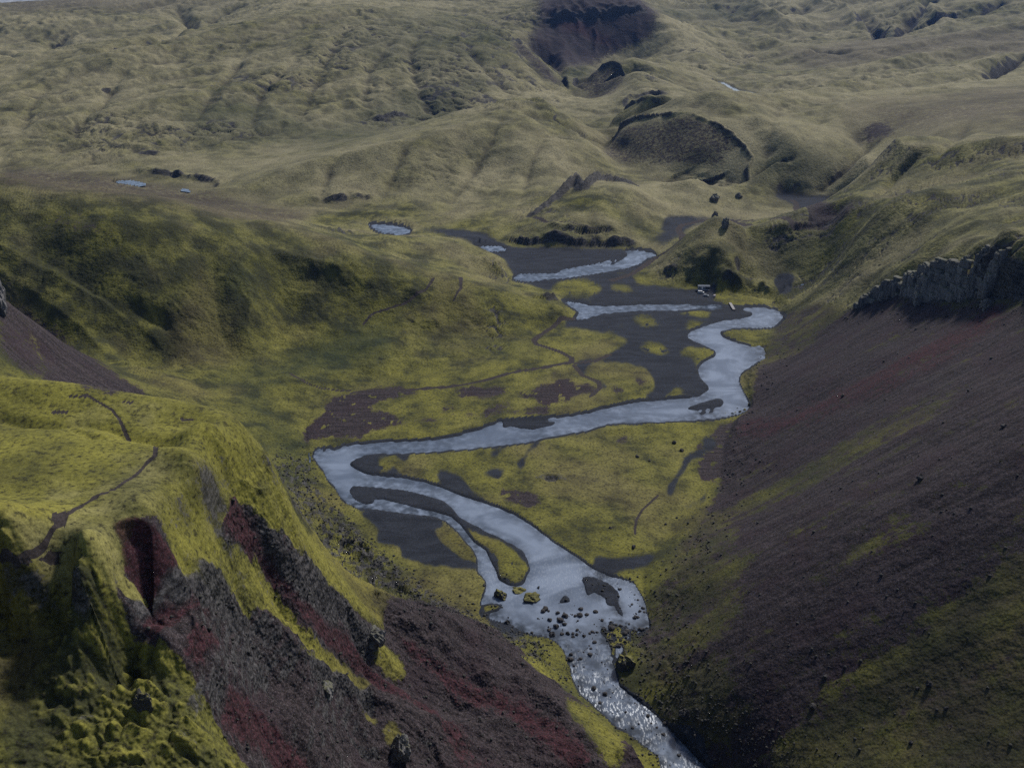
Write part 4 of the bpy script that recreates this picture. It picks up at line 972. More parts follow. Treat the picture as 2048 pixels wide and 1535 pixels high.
# ------------------------------------------------------------------ materials
def N(nt, t, **kw):
    n = nt.nodes.new(t)
    for k, v in kw.items():
        if k == 'op':
            n.operation = v
        elif hasattr(n, k) and k not in ('inputs',):
            setattr(n, k, v)
    return n
class MB:
    """small helper that wires a node material"""
    def __init__(self, name):
        self.m = bpy.data.materials.new(name); self.m.use_nodes = True
        self.nt = self.m.node_tree; self.bs = self.nt.nodes['Principled BSDF']
        g = self.nt.nodes.new('ShaderNodeNewGeometry'); self.pos = g.outputs['Position']
    def link(self, a, b):
        self.nt.links.new(a, b)
    def val(self, inp, v):
        if isinstance(v, bpy.types.NodeSocket):
            self.link(v, inp)
        else:
            inp.default_value = v
    def math(self, op, a, b=0.0, clamp=False):
        n = self.nt.nodes.new('ShaderNodeMath'); n.operation = op; n.use_clamp = clamp
        self.val(n.inputs[0], a); self.val(n.inputs[1], b)
        return n.outputs[0]
    def noise(self, scale, detail=3, rough=0.6, vec=None, dist=0.0, dim='3D'):
        n = self.nt.nodes.new('ShaderNodeTexNoise'); n.noise_dimensions = dim
        n.inputs['Scale'].default_value = scale; n.inputs['Detail'].default_value = detail; n.inputs['Roughness'].default_value = rough; n.inputs['Distortion'].default_value = dist
        self.link(vec or self.pos, n.inputs['Vector'])
        return n.outputs['Fac']
    def stretch(self, sx, sy, sz):
        n = self.nt.nodes.new('ShaderNodeVectorMath'); n.operation = 'MULTIPLY'
        self.link(self.pos, n.inputs[0]); n.inputs[1].default_value = (sx, sy, sz)
        return n.outputs[0]
    def ramp(self, f, a, b):                       # smooth 0..1 between a and b
        n = self.nt.nodes.new('ShaderNodeMapRange'); n.interpolation_type = 'SMOOTHSTEP'
        self.val(n.inputs['Value'], f); n.inputs['From Min'].default_value = a; n.inputs['From Max'].default_value = b
        return n.outputs['Result']
    def mix(self, f, a, b, mode='MIX'):
        n = self.nt.nodes.new('ShaderNodeMix'); n.data_type = 'RGBA'; n.blend_type = mode
        self.val(n.inputs['Factor'], f)
        for s, v in ((n.inputs['A'], a), (n.inputs['B'], b)):
            if isinstance(v, tuple):
                s.default_value = (*v, 1)
            else:
                self.link(v, s)
        return n.outputs['Result']
    def attr(self, name):
        n = self.nt.nodes.new('ShaderNodeAttribute'); n.attribute_name = name
        return n
    def split(self, name):
        a = self.attr(name)
        s = self.nt.nodes.new('ShaderNodeSeparateColor'); self.link(a.outputs['Color'], s.inputs[0])
        return s.outputs[0], s.outputs[1], s.outputs[2], a.outputs['Alpha']
    def bump(self, h, dist, strength=1.0, normal=None):
        n = self.nt.nodes.new('ShaderNodeBump'); n.inputs['Distance'].default_value = dist; n.inputs['Strength'].default_value = strength
        self.link(h, n.inputs['Height'])
        if normal:
            self.link(normal, n.inputs['Normal'])
        return n.outputs[0]

def land_material():
    b = MB('moss_scree_and_rock')
    bright, scree, red, sand = b.split('cover_a')
    rock, dry, lush_shade, path = b.split('cover_b')
    grey, dip_dark, pale, stones = b.split('cover_c')
    n20 = b.noise(0.045, 2, 0.6, dim='2D'); n5 = b.noise(0.2, 2, 0.65); n1 = b.noise(0.8, 2, 0.75); nf = b.noise(2.8, 1, 0.7)
    n80 = b.noise(0.012, 2, 0.6, dim='2D')
    # moss
    t = b.math('ADD', bright, b.math('MULTIPLY', b.math('SUBTRACT', n5, 0.5), 0.9))
    t = b.math('ADD', t, b.math('MULTIPLY', b.math('SUBTRACT', n20, 0.5), 1.6), True)
    olive = b.mix(b.ramp(n20, 0.35, 0.65), MOSS_D, MOSS_M)
    moss = b.mix(t, olive, MOSS_B)
    moss = b.mix(b.math('MULTIPLY', b.ramp(n80, 0.5, 0.68), 0.35), moss, RUST)
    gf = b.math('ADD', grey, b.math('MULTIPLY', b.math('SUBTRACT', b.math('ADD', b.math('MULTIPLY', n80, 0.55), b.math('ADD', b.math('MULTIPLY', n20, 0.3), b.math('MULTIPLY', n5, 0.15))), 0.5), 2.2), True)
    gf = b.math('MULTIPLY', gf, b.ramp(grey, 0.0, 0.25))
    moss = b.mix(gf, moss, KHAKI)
    moss = b.mix(b.math('MULTIPLY', dry, b.ramp(n5, 0.25, 0.6)), moss, HEATH)
    moss = b.mix(b.math('MULTIPLY', lush_shade, 0.85), moss, LUSH_SHADE_C)  # lush growth and painted hollow shade use the same green
    # tufts and small dark gaps in the moss
    gap = b.ramp(b.math('ADD', b.math('MULTIPLY', n1, 0.65), b.math('MULTIPLY', n5, 0.35)), 0.47, 0.36)
    spot = b.ramp(b.math('ADD', b.math('MULTIPLY', n1, 0.7), b.math('MULTIPLY', nf, 0.3)), 0.42, 0.35)
    col = b.mix(b.math('MULTIPLY', gap, 0.4), moss, EARTH)
    col = b.mix(b.math('MULTIPLY', spot, 0.55), col, EARTH)
    def edge(m, k=0.7, lo=0.38, hi=0.62, nn=None):
        nz = nn or b.math('ADD', b.math('MULTIPLY', n1, 0.5), b.math('MULTIPLY', n5, 0.5))
        f = b.math('ADD', m, b.math('MULTIPLY', b.math('SUBTRACT', nz, 0.5), k))
        return b.math('MULTIPLY', b.ramp(f, lo, hi), b.ramp(m, 0.02, 0.12))
    streak = b.noise(1.0, 2, 0.65, b.stretch(0.035, 0.42, 0.05))
    screec = b.mix(b.ramp(b.math('ADD', b.math('MULTIPLY', n1, 0.4), b.math('MULTIPLY', streak, 0.6)), 0.38, 0.62), SCREE_D, SCREE_L)
    screec = b.mix(b.math('MULTIPLY', b.ramp(nf, 0.59, 0.68), 0.6), screec, STONE)
    screec = b.mix(b.math('MULTIPLY', b.ramp(n20, 0.48, 0.7), 0.5), screec, SCREE_V)
    col = b.mix(edge(scree, 1.9, 0.36, 0.6), col, screec)
    redc = b.mix(b.ramp(n1, 0.3, 0.7), RED_D, RED_L)
    redc = b.mix(b.math('MULTIPLY', b.ramp(nf, 0.62, 0.74), 0.5), redc, STONE)
    col = b.mix(b.math('MULTIPLY', edge(red, 1.5, 0.3, 0.75), 0.85), col, redc)
    strata = b.noise(1.0, 1, 0.6, b.stretch(0.10, 0.10, 0.9))
    rockc = b.mix(b.ramp(b.math('ADD', b.math('MULTIPLY', n1, 0.45), b.math('MULTIPLY', strata, 0.55)), 0.38, 0.62), ROCK_D, ROCK_L)
    rockc = b.mix(b.math('MULTIPLY', b.ramp(nf, 0.55, 0.7), 0.45), rockc, STONE)
    col = b.mix(b.math('MULTIPLY', edge(rock, 1.2), 0.93), col, rockc)
    col = b.mix(b.math('MULTIPLY', dip_dark, 0.6), col, EARTH)
    silt = b.noise(1.0, 3, 0.6, b.stretch(0.05, 0.16, 0.1), 0.8)
    sandc = b.mix(b.ramp(silt, 0.35, 0.65), SAND_D, SAND_L)
    sandc = b.mix(b.math('MULTIPLY', b.ramp(nf, 0.5, 0.75), 0.25), sandc, STONE)
    col = b.mix(edge(sand, 1.0, 0.3, 0.7), col, sandc)
    col = b.mix(edge(path, 0.4), col, b.mix(n1, PATH_D, PATH_L))
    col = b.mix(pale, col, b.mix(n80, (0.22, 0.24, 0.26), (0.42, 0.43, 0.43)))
    col = b.mix(b.math('MULTIPLY', b.ramp(n1, 0.75, 0.25), 0.25), col, EARTH)
    rgh = b.math('MAXIMUM', b.math('MAXIMUM', scree, rock), red)
    gr = b.math('SUBTRACT', b.ramp(b.math('ADD', b.math('MULTIPLY', nf, 0.6), b.math('MULTIPLY', n1, 0.4)), 0.34, 0.68), 0.5)
    gr = b.math('ADD', 1.0, b.math('MULTIPLY', gr, b.math('ADD', 0.5, b.math('MULTIPLY', rgh, 0.25))))
    gm = b.nt.nodes.new('ShaderNodeVectorMath'); gm.operation = 'SCALE'; b.link(col, gm.inputs[0]); b.link(b.math('ADD', b.math('MULTIPLY', gr, b.math('SUBTRACT', 1.0, pale)), pale), gm.inputs['Scale'])
    col = gm.outputs[0]
    b.link(col, b.bs.inputs['Base Color'])
    b.bs.inputs['Roughness'].default_value = 0.95
    b.bs.inputs['Specular IOR Level'].default_value = 0.15
    hgt = b.noise(0.3, 2, 0.72)
    amt = b.math('SUBTRACT', 1.0, b.math('MULTIPLY', b.math('ADD', sand, pale, True), 0.85))
    bn = b.nt.nodes.new('ShaderNodeBump'); bn.inputs['Distance'].default_value = 2.3
    b.link(hgt, bn.inputs['Height']); b.link(b.math('MULTIPLY', amt, stones), bn.inputs['Strength']); b.link(bn.outputs[0], b.bs.inputs['Normal'])
    return b.m
MOSS_B = (0.205, 0.188, 0.036); MOSS_M = (0.088, 0.088, 0.022); MOSS_D = (0.045, 0.047, 0.018); RUST = (0.11, 0.082, 0.035)
KHAKI = (0.30, 0.265, 0.150); HEATH = (0.075, 0.058, 0.042); LUSH_SHADE_C = (0.028, 0.042, 0.018); EARTH = (0.020, 0.018, 0.016)
SCREE_D = (0.017, 0.0122, 0.0135); SCREE_L = (0.050, 0.038, 0.040); SCREE_V = (0.038, 0.023, 0.028); STONE = (0.105, 0.095, 0.095)
RED_D = (0.030, 0.011, 0.014); RED_L = (0.062, 0.020, 0.025); ROCK_D = (0.015, 0.015, 0.017); ROCK_L = (0.075, 0.071, 0.070)
SAND_D = (0.015, 0.0185, 0.026); SAND_L = (0.027, 0.032, 0.043); PATH_D = (0.030, 0.024, 0.024); PATH_L = (0.060, 0.048, 0.045)
LAND = land_material()

def water_material():
    b = MB('river_water')
    foam = b.attr('foam').outputs['Fac']
    rip = b.noise(0.9, 4, 0.6, b.stretch(1.0, 1.0, 1.0))
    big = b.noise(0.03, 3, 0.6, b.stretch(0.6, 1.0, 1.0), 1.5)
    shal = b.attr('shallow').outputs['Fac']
    col = b.mix(b.ramp(big, 0.36, 0.62), (0.115, 0.142, 0.19), (0.21, 0.25, 0.32))  # pale blue patches put the sky's reflection into the base colour
    col = b.mix(b.math('MULTIPLY', shal, b.ramp(b.noise(0.2, 2, 0.6), 0.25, 0.65)), col, (0.035, 0.043, 0.055))
    fo = b.math('MULTIPLY', foam, b.ramp(b.noise(1.0, 4, 0.7, b.stretch(1.3, 0.45, 1.0)), 0.50, 0.62))
    fo = b.math('MAXIMUM', fo, 0.0, True)
    col = b.mix(fo, col, (0.75, 0.78, 0.8))
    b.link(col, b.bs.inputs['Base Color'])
    b.bs.inputs['IOR'].default_value = 1.33
    b.link(b.math('ADD', 0.12, b.math('MULTIPLY', fo, 0.6)), b.bs.inputs['Roughness'])
    st = b.math('ADD', 0.05, b.math('MULTIPLY', foam, 0.3), True)
    n = b.nt.nodes.new('ShaderNodeBump'); n.inputs['Distance'].default_value = 0.25
    b.link(rip, n.inputs['Height']); b.link(st, n.inputs['Strength']); b.link(n.outputs[0], b.bs.inputs['Normal'])
    return b.m
WATERM = water_material()

def rock_material(name, dark, light, moss, mossf):
    b = MB(name)
    oi = b.nt.nodes.new('ShaderNodeObjectInfo')
    n1 = b.noise(1.3, 4, 0.65); n2 = b.noise(5.0, 3, 0.7)
    col = b.mix(b.ramp(n1, 0.3, 0.7), dark, light)
    col = b.mix(b.math('MULTIPLY', b.ramp(n2, 0.55, 0.7), 0.5), col, STONE)
    if mossf > 0:
        g = b.nt.nodes.new('ShaderNodeNewGeometry'); s = b.nt.nodes.new('ShaderNodeSeparateXYZ'); b.link(g.outputs['Normal'], s.inputs[0])
        f = b.math('MULTIPLY', b.ramp(b.math('ADD', s.outputs[2], b.math('MULTIPLY', n1, 0.5)), 0.75, 1.05), mossf)
        col = b.mix(f, col, moss)
    col = b.mix(b.math('MULTIPLY', oi.outputs['Random'], 0.35 if name != 'crag_basalt' else 0.6), col, EARTH if name != 'crag_basalt' else (0.09, 0.085, 0.083))
    b.link(col, b.bs.inputs['Base Color']); b.bs.inputs['Roughness'].default_value = 0.9
    b.link(b.bump(b.math('ADD', n1, b.math('MULTIPLY', n2, 0.4)), 0.35, 0.8), b.bs.inputs['Normal'])
    return b.m
BOULDER = rock_material('wet_basalt', (0.016, 0.014, 0.014), (0.06, 0.052, 0.048), MOSS_B, 0.0)
MOSSROCK = rock_material('mossy_basalt', ROCK_D, ROCK_L, MOSS_B, 0.85)
CRAG = rock_material('crag_basalt', (0.07, 0.067, 0.068), (0.26, 0.245, 0.235), MOSS_M, 0.7)

# ------------------------------------------------------------------ the land, cut into the pieces one would name
IDX = np.arange(NT * NR).reshape(NT, NR)
QUADS = np.stack([IDX[:-1, :-1], IDX[1:, :-1], IDX[1:, 1:], IDX[:-1, 1:]], -1).reshape(-1, 4)[:, ::1]
def facecls(m):                                              # a vertex mask seen by faces
    return (m[:-1, :-1] + m[1:, :-1] + m[1:, 1:] + m[:-1, 1:]) * 0.25
def build_mesh(name, quads, P3, nrm=None, attrs=None, mat=None, kind='structure', parent=None):
    used, inv = np.unique(quads, return_inverse=True)
    me = bpy.data.meshes.new(name)
    nq = len(quads)
    me.vertices.add(len(used)); me.vertices.foreach_set('co', P3[used].astype(np.float32).ravel())
    me.loops.add(nq * 4); me.loops.foreach_set('vertex_index', inv.reshape(-1).astype(np.int32))
    me.polygons.add(nq); me.polygons.foreach_set('loop_start', np.arange(0, nq * 4, 4, dtype=np.int32))
    me.polygons.foreach_set('use_smooth', np.ones(nq, bool))
    me.update(calc_edges=True)
    for an, (tp, arr) in (attrs or {}).items():
        a = me.attributes.new(an, tp, 'POINT')
        a.data.foreach_set('color' if tp == 'FLOAT_COLOR' else 'value', arr[used].astype(np.float32).ravel())
    if nrm is not None:
        me.normals_split_custom_set_from_vertices(nrm[used].astype(np.float32))
    if mat:
        me.materials.append(mat)
    o = bpy.data.objects.new(name, me)
    COL.objects.link(o)
    if kind:
        o['kind'] = kind
    return o
P3 = np.stack([X2, Y2, Z2], -1).reshape(-1, 3)
NRM = np.stack([NX, NY, NZ], -1).reshape(-1, 3)
def pack(*a):
    return np.stack([np.clip(q, 0, 1) for q in a], -1).reshape(-1, 4)
ATT = {'cover_a': ('FLOAT_COLOR', pack(BRIGHT, SCREE, RED, SAND)), 'cover_b': ('FLOAT_COLOR', pack(ROCKM, DRY2, LUSH_SHADE, PATH)), 'cover_c': ('FLOAT_COLOR', pack(GREY, DIP_DARK, PALE, BUMPY))}
CLS = np.zeros((NT - 1, NR - 1), int)
far_f = facecls(RAD)
CLS[:] = 0                                                   # middle hills
CLS[facecls(NEAR) > 0.5] = 1
CLS[facecls(EAST) > 0.5] = 2
CLS[facecls(IN_FLOOR.astype(float)) > 0.5] = 3
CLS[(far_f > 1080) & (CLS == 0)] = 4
CLS[(facecls(SAND) > 0.5) & (CLS == 3)] = 5
CLS[(facecls(PATH) > 0.5) & (far_f < 1200)] = 6
flipq = QUADS
a0, a1, a2 = P3[QUADS[1000, 0]], P3[QUADS[1000, 1]], P3[QUADS[1000, 2]]
if np.cross(a1 - a0, a2 - a0)[2] < 0:
    QUADS = QUADS[:, ::-1]
CF = CLS.reshape(-1)
for cl, nm in enumerate(['mossy_hill', 'near_ridge_hill', 'scree_hill', 'valley_ground', 'far_hills', 'black_sand_ground', 'path']):
    q = QUADS[CF == cl]
    if len(q):
        build_mesh(nm, q, P3, NRM, ATT, LAND)
# water: sheets a little wider than the traced banks, at the level of the river
def foam_mask():
    f = np.zeros_like(X)
    f += np.exp(-(((Y - 306) / 9) ** 2)) + 0.8 * np.exp(-(((Y - 276) / 8) ** 2)) + 0.5 * np.exp(-(((Y - 322) / 8) ** 2)) + 0.18 * sstep(360, 330, Y)
    f *= sstep(-0.35, 0.25, fbm(X, Y, 9, 2, 905))
    f += 0.10 * np.exp(-(((Y - 392) / 22) ** 2))
    return np.clip(f, 0, 1)
FOAM = foam_mask()
SHALLOW = np.clip(1.35 - np.clip(blur(WET, 5), 0, 1) * 1.45 + 0.85 * sstep(385, 335, Y) * (1 - 0.6 * FOAM), 0, 1)
WZ = WL + 0.03 * fbm(X, Y, 2.5, 2, 900) * sstep(430, 330, Y) * (1 + 3 * sstep(345, 310, Y))
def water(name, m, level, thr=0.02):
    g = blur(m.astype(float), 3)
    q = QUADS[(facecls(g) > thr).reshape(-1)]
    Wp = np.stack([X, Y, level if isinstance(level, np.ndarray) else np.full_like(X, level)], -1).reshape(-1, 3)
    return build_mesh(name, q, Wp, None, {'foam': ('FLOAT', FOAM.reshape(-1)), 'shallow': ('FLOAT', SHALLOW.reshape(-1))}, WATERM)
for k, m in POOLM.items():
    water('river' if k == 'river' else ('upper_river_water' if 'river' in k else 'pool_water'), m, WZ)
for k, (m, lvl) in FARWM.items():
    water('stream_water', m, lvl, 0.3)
# ------------------------------------------------------------------ things
random.seed(5)
RNG = np.random.RandomState(5)
def gz(x, y):                                                # height of the finished ground
    t = math.atan2(x, y); r = math.hypot(x, y)
    i = int(np.clip(np.searchsorted(th, t), 1, NT - 1))
    a = (t - th[i - 1]) / (th[i] - th[i - 1])
    return float((1 - a) * np.interp(r, RAD[i - 1], Z2[i - 1]) + a * np.interp(r, RAD[i], Z2[i]))
def on_land(u, v):
    p = at(u, v)
    return p[0], p[1], gz(p[0], p[1])
def on_floor(u, v):
    p = PF(u, v)
    return p[0], p[1], gz(p[0], p[1])
def mesh_obj(name, verts, faces, mat, parent=None, smooth=False):
    me = bpy.data.meshes.new(name)
    me.from_pydata([tuple(q) for q in verts], [], faces)
    if smooth:
        me.polygons.foreach_set('use_smooth', [True] * len(me.polygons))
    me.materials.append(mat)
    o = bpy.data.objects.new(name, me); COL.objects.link(o)
    o.parent = parent
    return o
def empty(name, loc, rz=0.0):
    o = bpy.data.objects.new(name, None); COL.objects.link(o)
    o.location = loc; o.rotation_euler = (0, 0, rz)
    return o
def tag(o, label, cat, group=None):
    o['label'] = label; o['category'] = cat
    if group:
        o['group'] = group
    return o
def plain(name, col, rough=0.6, metal=0.0, var=0.15):
    b = MB(name)
    n = b.noise(3.0, 3, 0.6)
    b.link(b.mix(n, tuple(q * (1 - var) for q in col), tuple(min(1, q * (1 + var)) for q in col)), b.bs.inputs['Base Color'])
    b.bs.inputs['Roughness'].default_value = rough; b.bs.inputs['Metallic'].default_value = metal
    return b.m
def box(x0, x1, y0, y1, z0, z1, tx=0.0, ty=0.0):             # box whose top may be drawn in
    v = [(x0, y0, z0), (x1, y0, z0), (x1, y1, z0), (x0, y1, z0), (x0 + tx, y0 + ty, z1), (x1 - tx, y0 + ty, z1), (x1 - tx, y1 - ty, z1), (x0 + tx, y1 - ty, z1)]
    f = [(0, 3, 2, 1), (4, 5, 6, 7), (0, 1, 5, 4), (1, 2, 6, 5), (2, 3, 7, 6), (3, 0, 4, 7)]
    return v, f

# rocks: an icosphere clipped by random planes, roughened
def ico(sub):
    import bmesh
    bm = bmesh.new(); bmesh.ops.create_icosphere(bm, subdivisions=sub, radius=1.0)
    bm.verts.ensure_lookup_table()
    v = np.array([q.co[:] for q in bm.verts]); f = [tuple(w.index for w in q.verts) for q in bm.faces]
    bm.free()
    return v, f
ICO = {k: ico(k) for k in (1, 2, 3, 4)}
def rock_verts(seed, sub=2, planes=14, rough=0.10, sx=1.0, sy=1.0, sz=0.7):
    rs = np.random.RandomState(seed)
    d, f = ICO[sub]
    n = rs.normal(size=(planes, 3)); n /= np.linalg.norm(n, axis=1)[:, None]
    h = rs.uniform(0.62, 1.0, planes)
    dot = d @ n.T
    r = np.min(np.where(dot > 0.05, h / np.maximum(dot, 0.05), 9), axis=1)
    r = np.minimum(r, 1.15)
    if sub > 1:
        r = r * (1 + rough * noise2(d[:, 0] * 2.3 + seed, d[:, 1] * 2.3 + d[:, 2] * 1.7, seed) + rough * 0.6 * noise2(d[:, 0] * 5 + d[:, 2] * 4, d[:, 1] * 5 - seed, seed + 3))
    return d * r[:, None] * np.array([sx, sy, sz]), f
def block_verts(seed, sub=3, rough=0.16):
    rs = np.random.RandomState(seed)
    d, f = ICO[sub]
    pw = rs.uniform(5, 9)
    r = 1.0 / (np.abs(d) ** pw).sum(1) ** (1 / pw)
    q = d * r[:, None]
    g = 1 + 0.10 * np.sign(np.sin(q[:, 0] * rs.uniform(4, 7) + seed)) * (np.abs(d[:, 2]) < 0.8)
    n = rough * noise2(q[:, 0] * 2.1 + seed, q[:, 2] * 2.1 + q[:, 1] * 1.5, seed) + 0.5 * rough * noise2(q[:, 0] * 5.1, q[:, 2] * 3.1 + q[:, 1] * 4.5, seed + 5)
    q = q * (1 + n)[:, None]
    q[:, 1] *= g
    return q, f
ROCKM_CACHE = {}
def block_mesh(seed, mat):
    key = ('block', seed)
    if key not in ROCKM_CACHE:
        v, f = block_verts(seed)
        me = bpy.data.meshes.new('rock_block'); me.from_pydata(v.tolist(), [], f); me.materials.append(mat)
        ROCKM_CACHE[key] = me
    return ROCKM_CACHE[key]
def rock_mesh(seed, sub, mat, **kw):
    key = (seed, sub, mat.name, tuple(sorted(kw.items())))
    if key not in ROCKM_CACHE:
        v, f = rock_verts(seed, sub, **kw)
        me = bpy.data.meshes.new('rock'); me.from_pydata(v.tolist(), [], f); me.materials.append(mat)
        ROCKM_CACHE[key] = me
    return ROCKM_CACHE[key]
def rock(name, label, cat, loc, size, mat, seed, sub=2, group=None, sink=0.3, rz=None, **kw):
    o = bpy.data.objects.new(name, rock_mesh(seed, sub, mat, **kw)); COL.objects.link(o)
    o.scale = (size, size, size)
    o.location = (loc[0], loc[1], loc[2] + size * (0.6 - sink))
    o.rotation_euler = (0, 0, RNG.rand() * 6.28 if rz is None else rz)
    if label:
        tag(o, label, cat, group)
    return o

# the lava cliff over the eastern scree: blocks and short columns in tiers against the step in the land
cliff = empty('basalt_cliff', (0, 0, 0)); cliff['kind'] = 'structure'
cl_line = STEPS[0][0]; cl_h = STEPS[0][1]
def cliff_point(s):
    k = np.arange(len(cl_line))
    x = np.interp(s, k, cl_line[:, 0]); y = np.interp(s, k, cl_line[:, 1]); h = np.interp(s, k, cl_h)
    x2 = np.interp(s + 0.05, k, cl_line[:, 0]); y2 = np.interp(s + 0.05, k, cl_line[:, 1])
    t = np.array([x2 - x, y2 - y]); t /= np.linalg.norm(t) + 1e-9
    return x, y, h, t
seg = np.hypot(np.diff(cl_line[:, 0]), np.diff(cl_line[:, 1])); cum = np.concatenate([[0], np.cumsum(seg)])
dist = 2.0
nblk = 0
while dist < cum[-1] - 1 and nblk < 296:
    s = float(np.interp(dist, cum, np.arange(len(cum))))
    x, y, h, t = cliff_point(s)
    nrm = np.array([t[1], -t[0]])
    if base_z(np.array([x + nrm[0] * 8]), np.array([y + nrm[1] * 8]))[0] < base_z(np.array([x - nrm[0] * 8]), np.array([y - nrm[1] * 8]))[0]:
        nrm = -nrm                                           # points uphill
    zb = gz(x - nrm[0] * 1.0, y - nrm[1] * 1.0) - 1.0
    bay = 4.2 * float(fbm(np.array([x]), np.array([y]), 16.0, 2, 141)[0])
    top = h * float(np.clip(0.82 + 0.85 * fbm(np.array([x]), np.array([y]), 11.0, 2, 143)[0], 0.5, 1.15))
    zz = 0.0
    wide = RNG.choice([0.8, 1.1, 1.6, 2.4, 3.6]) * RNG.uniform(0.8, 1.2)
    k = 0
    while zz < top and nblk < 298:
        hh = min(RNG.uniform(1.6, 7.5), max(top - zz, 1.6))
        off = 0.2 + zz * 0.24 + bay + RNG.uniform(-0.9, 0.9)
        o = bpy.data.objects.new('rock_block', block_mesh(40 + RNG.randint(10), CRAG)); COL.objects.link(o)
        o.parent = cliff
        o.location = (x + nrm[0] * off, y + nrm[1] * off, zb + zz + hh * 0.5)
        o.scale = (wide * RNG.uniform(0.8, 1.35), RNG.uniform(1.2, 2.4), hh * 0.56)
        o.rotation_euler = (RNG.uniform(-.1, .1), RNG.uniform(-.1, .1), math.atan2(t[1], t[0]) + RNG.uniform(-.45, .45))
        nblk += 1
        zz += hh
    dist += wide * 1.15

# crags that stand free
def crag(label, u, v, w_px, h_px, seed, sub=4, mat=None, lean=1.0, name='rock_pinnacle', cat='rock', floor=False, group=None):
    p = on_floor(u, v) if floor else on_land(u, v)
    m = math.sqrt(p[0] ** 2 + p[1] ** 2 + (H - p[2]) ** 2) / FPX
    w = w_px * m * 0.5; h = h_px * m * 0.62
    o = bpy.data.objects.new(name, rock_mesh(seed, sub, mat or CRAG, planes=22, rough=0.3, sz=1.0)); COL.objects.link(o)
    o.scale = (w, w * 0.9, h)
    o.location = (p[0], p[1], p[2] + h * 0.3)
    o.rotation_euler = (0, 0, seed * 1.3)
    return tag(o, label, cat, group)
crag('dark rock knob leaning left on top of the pointed mossy hill', 1429, 438, 15, 22, 301)
crag('round black rock block just below the tip of the pointed mossy hill', 1451, 458, 16, 22, 302)
crag('big lone black boulder on the low rise behind the pointed hill', 1428, 398, 22, 14, 303, name='boulder', cat='boulder')
crag('second black boulder beside the low rise, right of the lone one', 1477, 394, 15, 11, 304, name='boulder', cat='boulder')
crag('small black crag standing out at the head of the red scree streak', 1972, 612, 30, 22, 305, name='rock_outcrop', cat='rock')
crag('dark rock pillar at the left edge beyond the mossy plateau', -6, 612, 40, 80, 306, name='rock_outcrop', cat='rock')
crag('moss capped lava block at the corner of the lumpy moss slope', 280, 1398, 36, 44, 307, mat=MOSSROCK, name='boulder', cat='boulder')
crag('dark lava knob in the grey scree under the mossy rib', 650, 1372, 44, 26, 308, name='rock_outcrop', cat='rock')
crag('dark jagged lump at the lower end of the bright moss rib', 745, 1248, 46, 40, 309, name='rock_outcrop', cat='rock')
crag('broken dark crag low on the near scree, above the frame edge', 800, 1490, 50, 50, 311, name='rock_outcrop', cat='rock')
# boulders in and beside the river
crag('largest river boulder, black with a moss skirt, at the tip of the gravel bar', 1062, 1196, 38, 26, 320, 3, MOSSROCK, name='boulder', cat='boulder', floor=True)
crag('mossy boulder with a dark face in the narrow side channel', 1003, 1190, 32, 24, 321, 3, MOSSROCK, name='boulder', cat='boulder', floor=True)
crag('mossy flat boulder behind the largest river boulder', 1038, 1178, 34, 16, 322, 3, MOSSROCK, name='boulder', cat='boulder', floor=True)
crag('upright dark stone off the small black beach, upper of two', 1016, 1232, 9, 10, 323, 3, BOULDER, name='boulder', cat='boulder', floor=True)
crag('dark stone off the small black beach, lower of two', 1015, 1242, 11, 8, 324, 3, BOULDER, name='boulder', cat='boulder', floor=True)
crag('brown black slab at the mouth of the rapids, beside the west bank', 1104, 1266, 20, 16, 325, 3, BOULDER, name='boulder', cat='boulder', floor=True)
crag('big brown boulder on the east bank just above the white water', 1368, 1457, 24, 20, 326, 3, BOULDER, name='boulder', cat='boulder', floor=True)
crag('dark mossy block jutting from the east bank beside the narrow rapids', 1248, 1335, 40, 40, 327, 3, MOSSROCK, name='boulder', cat='boulder', floor=True)
for i, (a, b_) in enumerate([(1715, 880), (1742, 878), (1726, 912), (1700, 922), (1645, 920), (1762, 910), (1800, 892), (1836, 856)]):
    u, v = crop('k', [(a, b_)])[0]
    crag('round black mossy boulder in the river corner below the east scree', u, v, 7.5, 7, 330 + i % 4, 2, MOSSROCK, name='boulder', cat='boulder', floor=True, group='boulders in the river corner')
meadow = [((1125, 300), 9, 'dark boulder out on the meadow, between crater and east slope'), ((1225, 333), 6, 'low dark stone right of the meadow boulder'), ((905, 888), 7, 'lone dark stone in the south part of the meadow'),
          ((1430, 192), 10, 'dark stone at the meadow edge under the red scree tongue'), ((1485, 250), 11, 'broad dark stone beside the grey gravel wash'), ((1450, 795), 6, 'small black stone by the grassy hollow east of the meadow'),
          ((1355, 848), 6, 'small black stone near the end of the meadow trail'), ((1095, 1035), 12, 'dark boulder at the lower end of the meadow trail')]
for i, ((a, b_), w, lb) in enumerate(meadow):
    u, v = crop('l', [(a, b_)])[0]
    crag(lb, u, v, w, w * 0.7, 340 + i, 2, BOULDER, name='boulder', cat='boulder', floor=True)
slope_b = [((1841, 956), 16, 'pale boulder among debris halfway up the dark scree'), ((1626, 1410), 15, 'dark boulder at the edge of a moss strip low on the east slope'), ((1650, 1352), 12, 'grey boulder above the dark moss edge boulder on the east slope'),
           ((1860, 1362), 15, 'dark boulder on the mossy southern part of the east slope'), ((1836, 1370), 9, 'small boulder touching the one on the mossy east slope'), ((1893, 1412), 9, 'lone grey stone below the pair on the mossy east slope'), ((1822, 1480), 10, 'grey stone lowest on the mossy east slope'),
           ((1690, 1330), 8, 'small grey stone between the moss strips of the east slope'), ((2008, 850), 12, 'grey stone high on the dark scree near the right edge'), ((1685, 795), 10, 'lone boulder beside the dark red streak of the scree')]
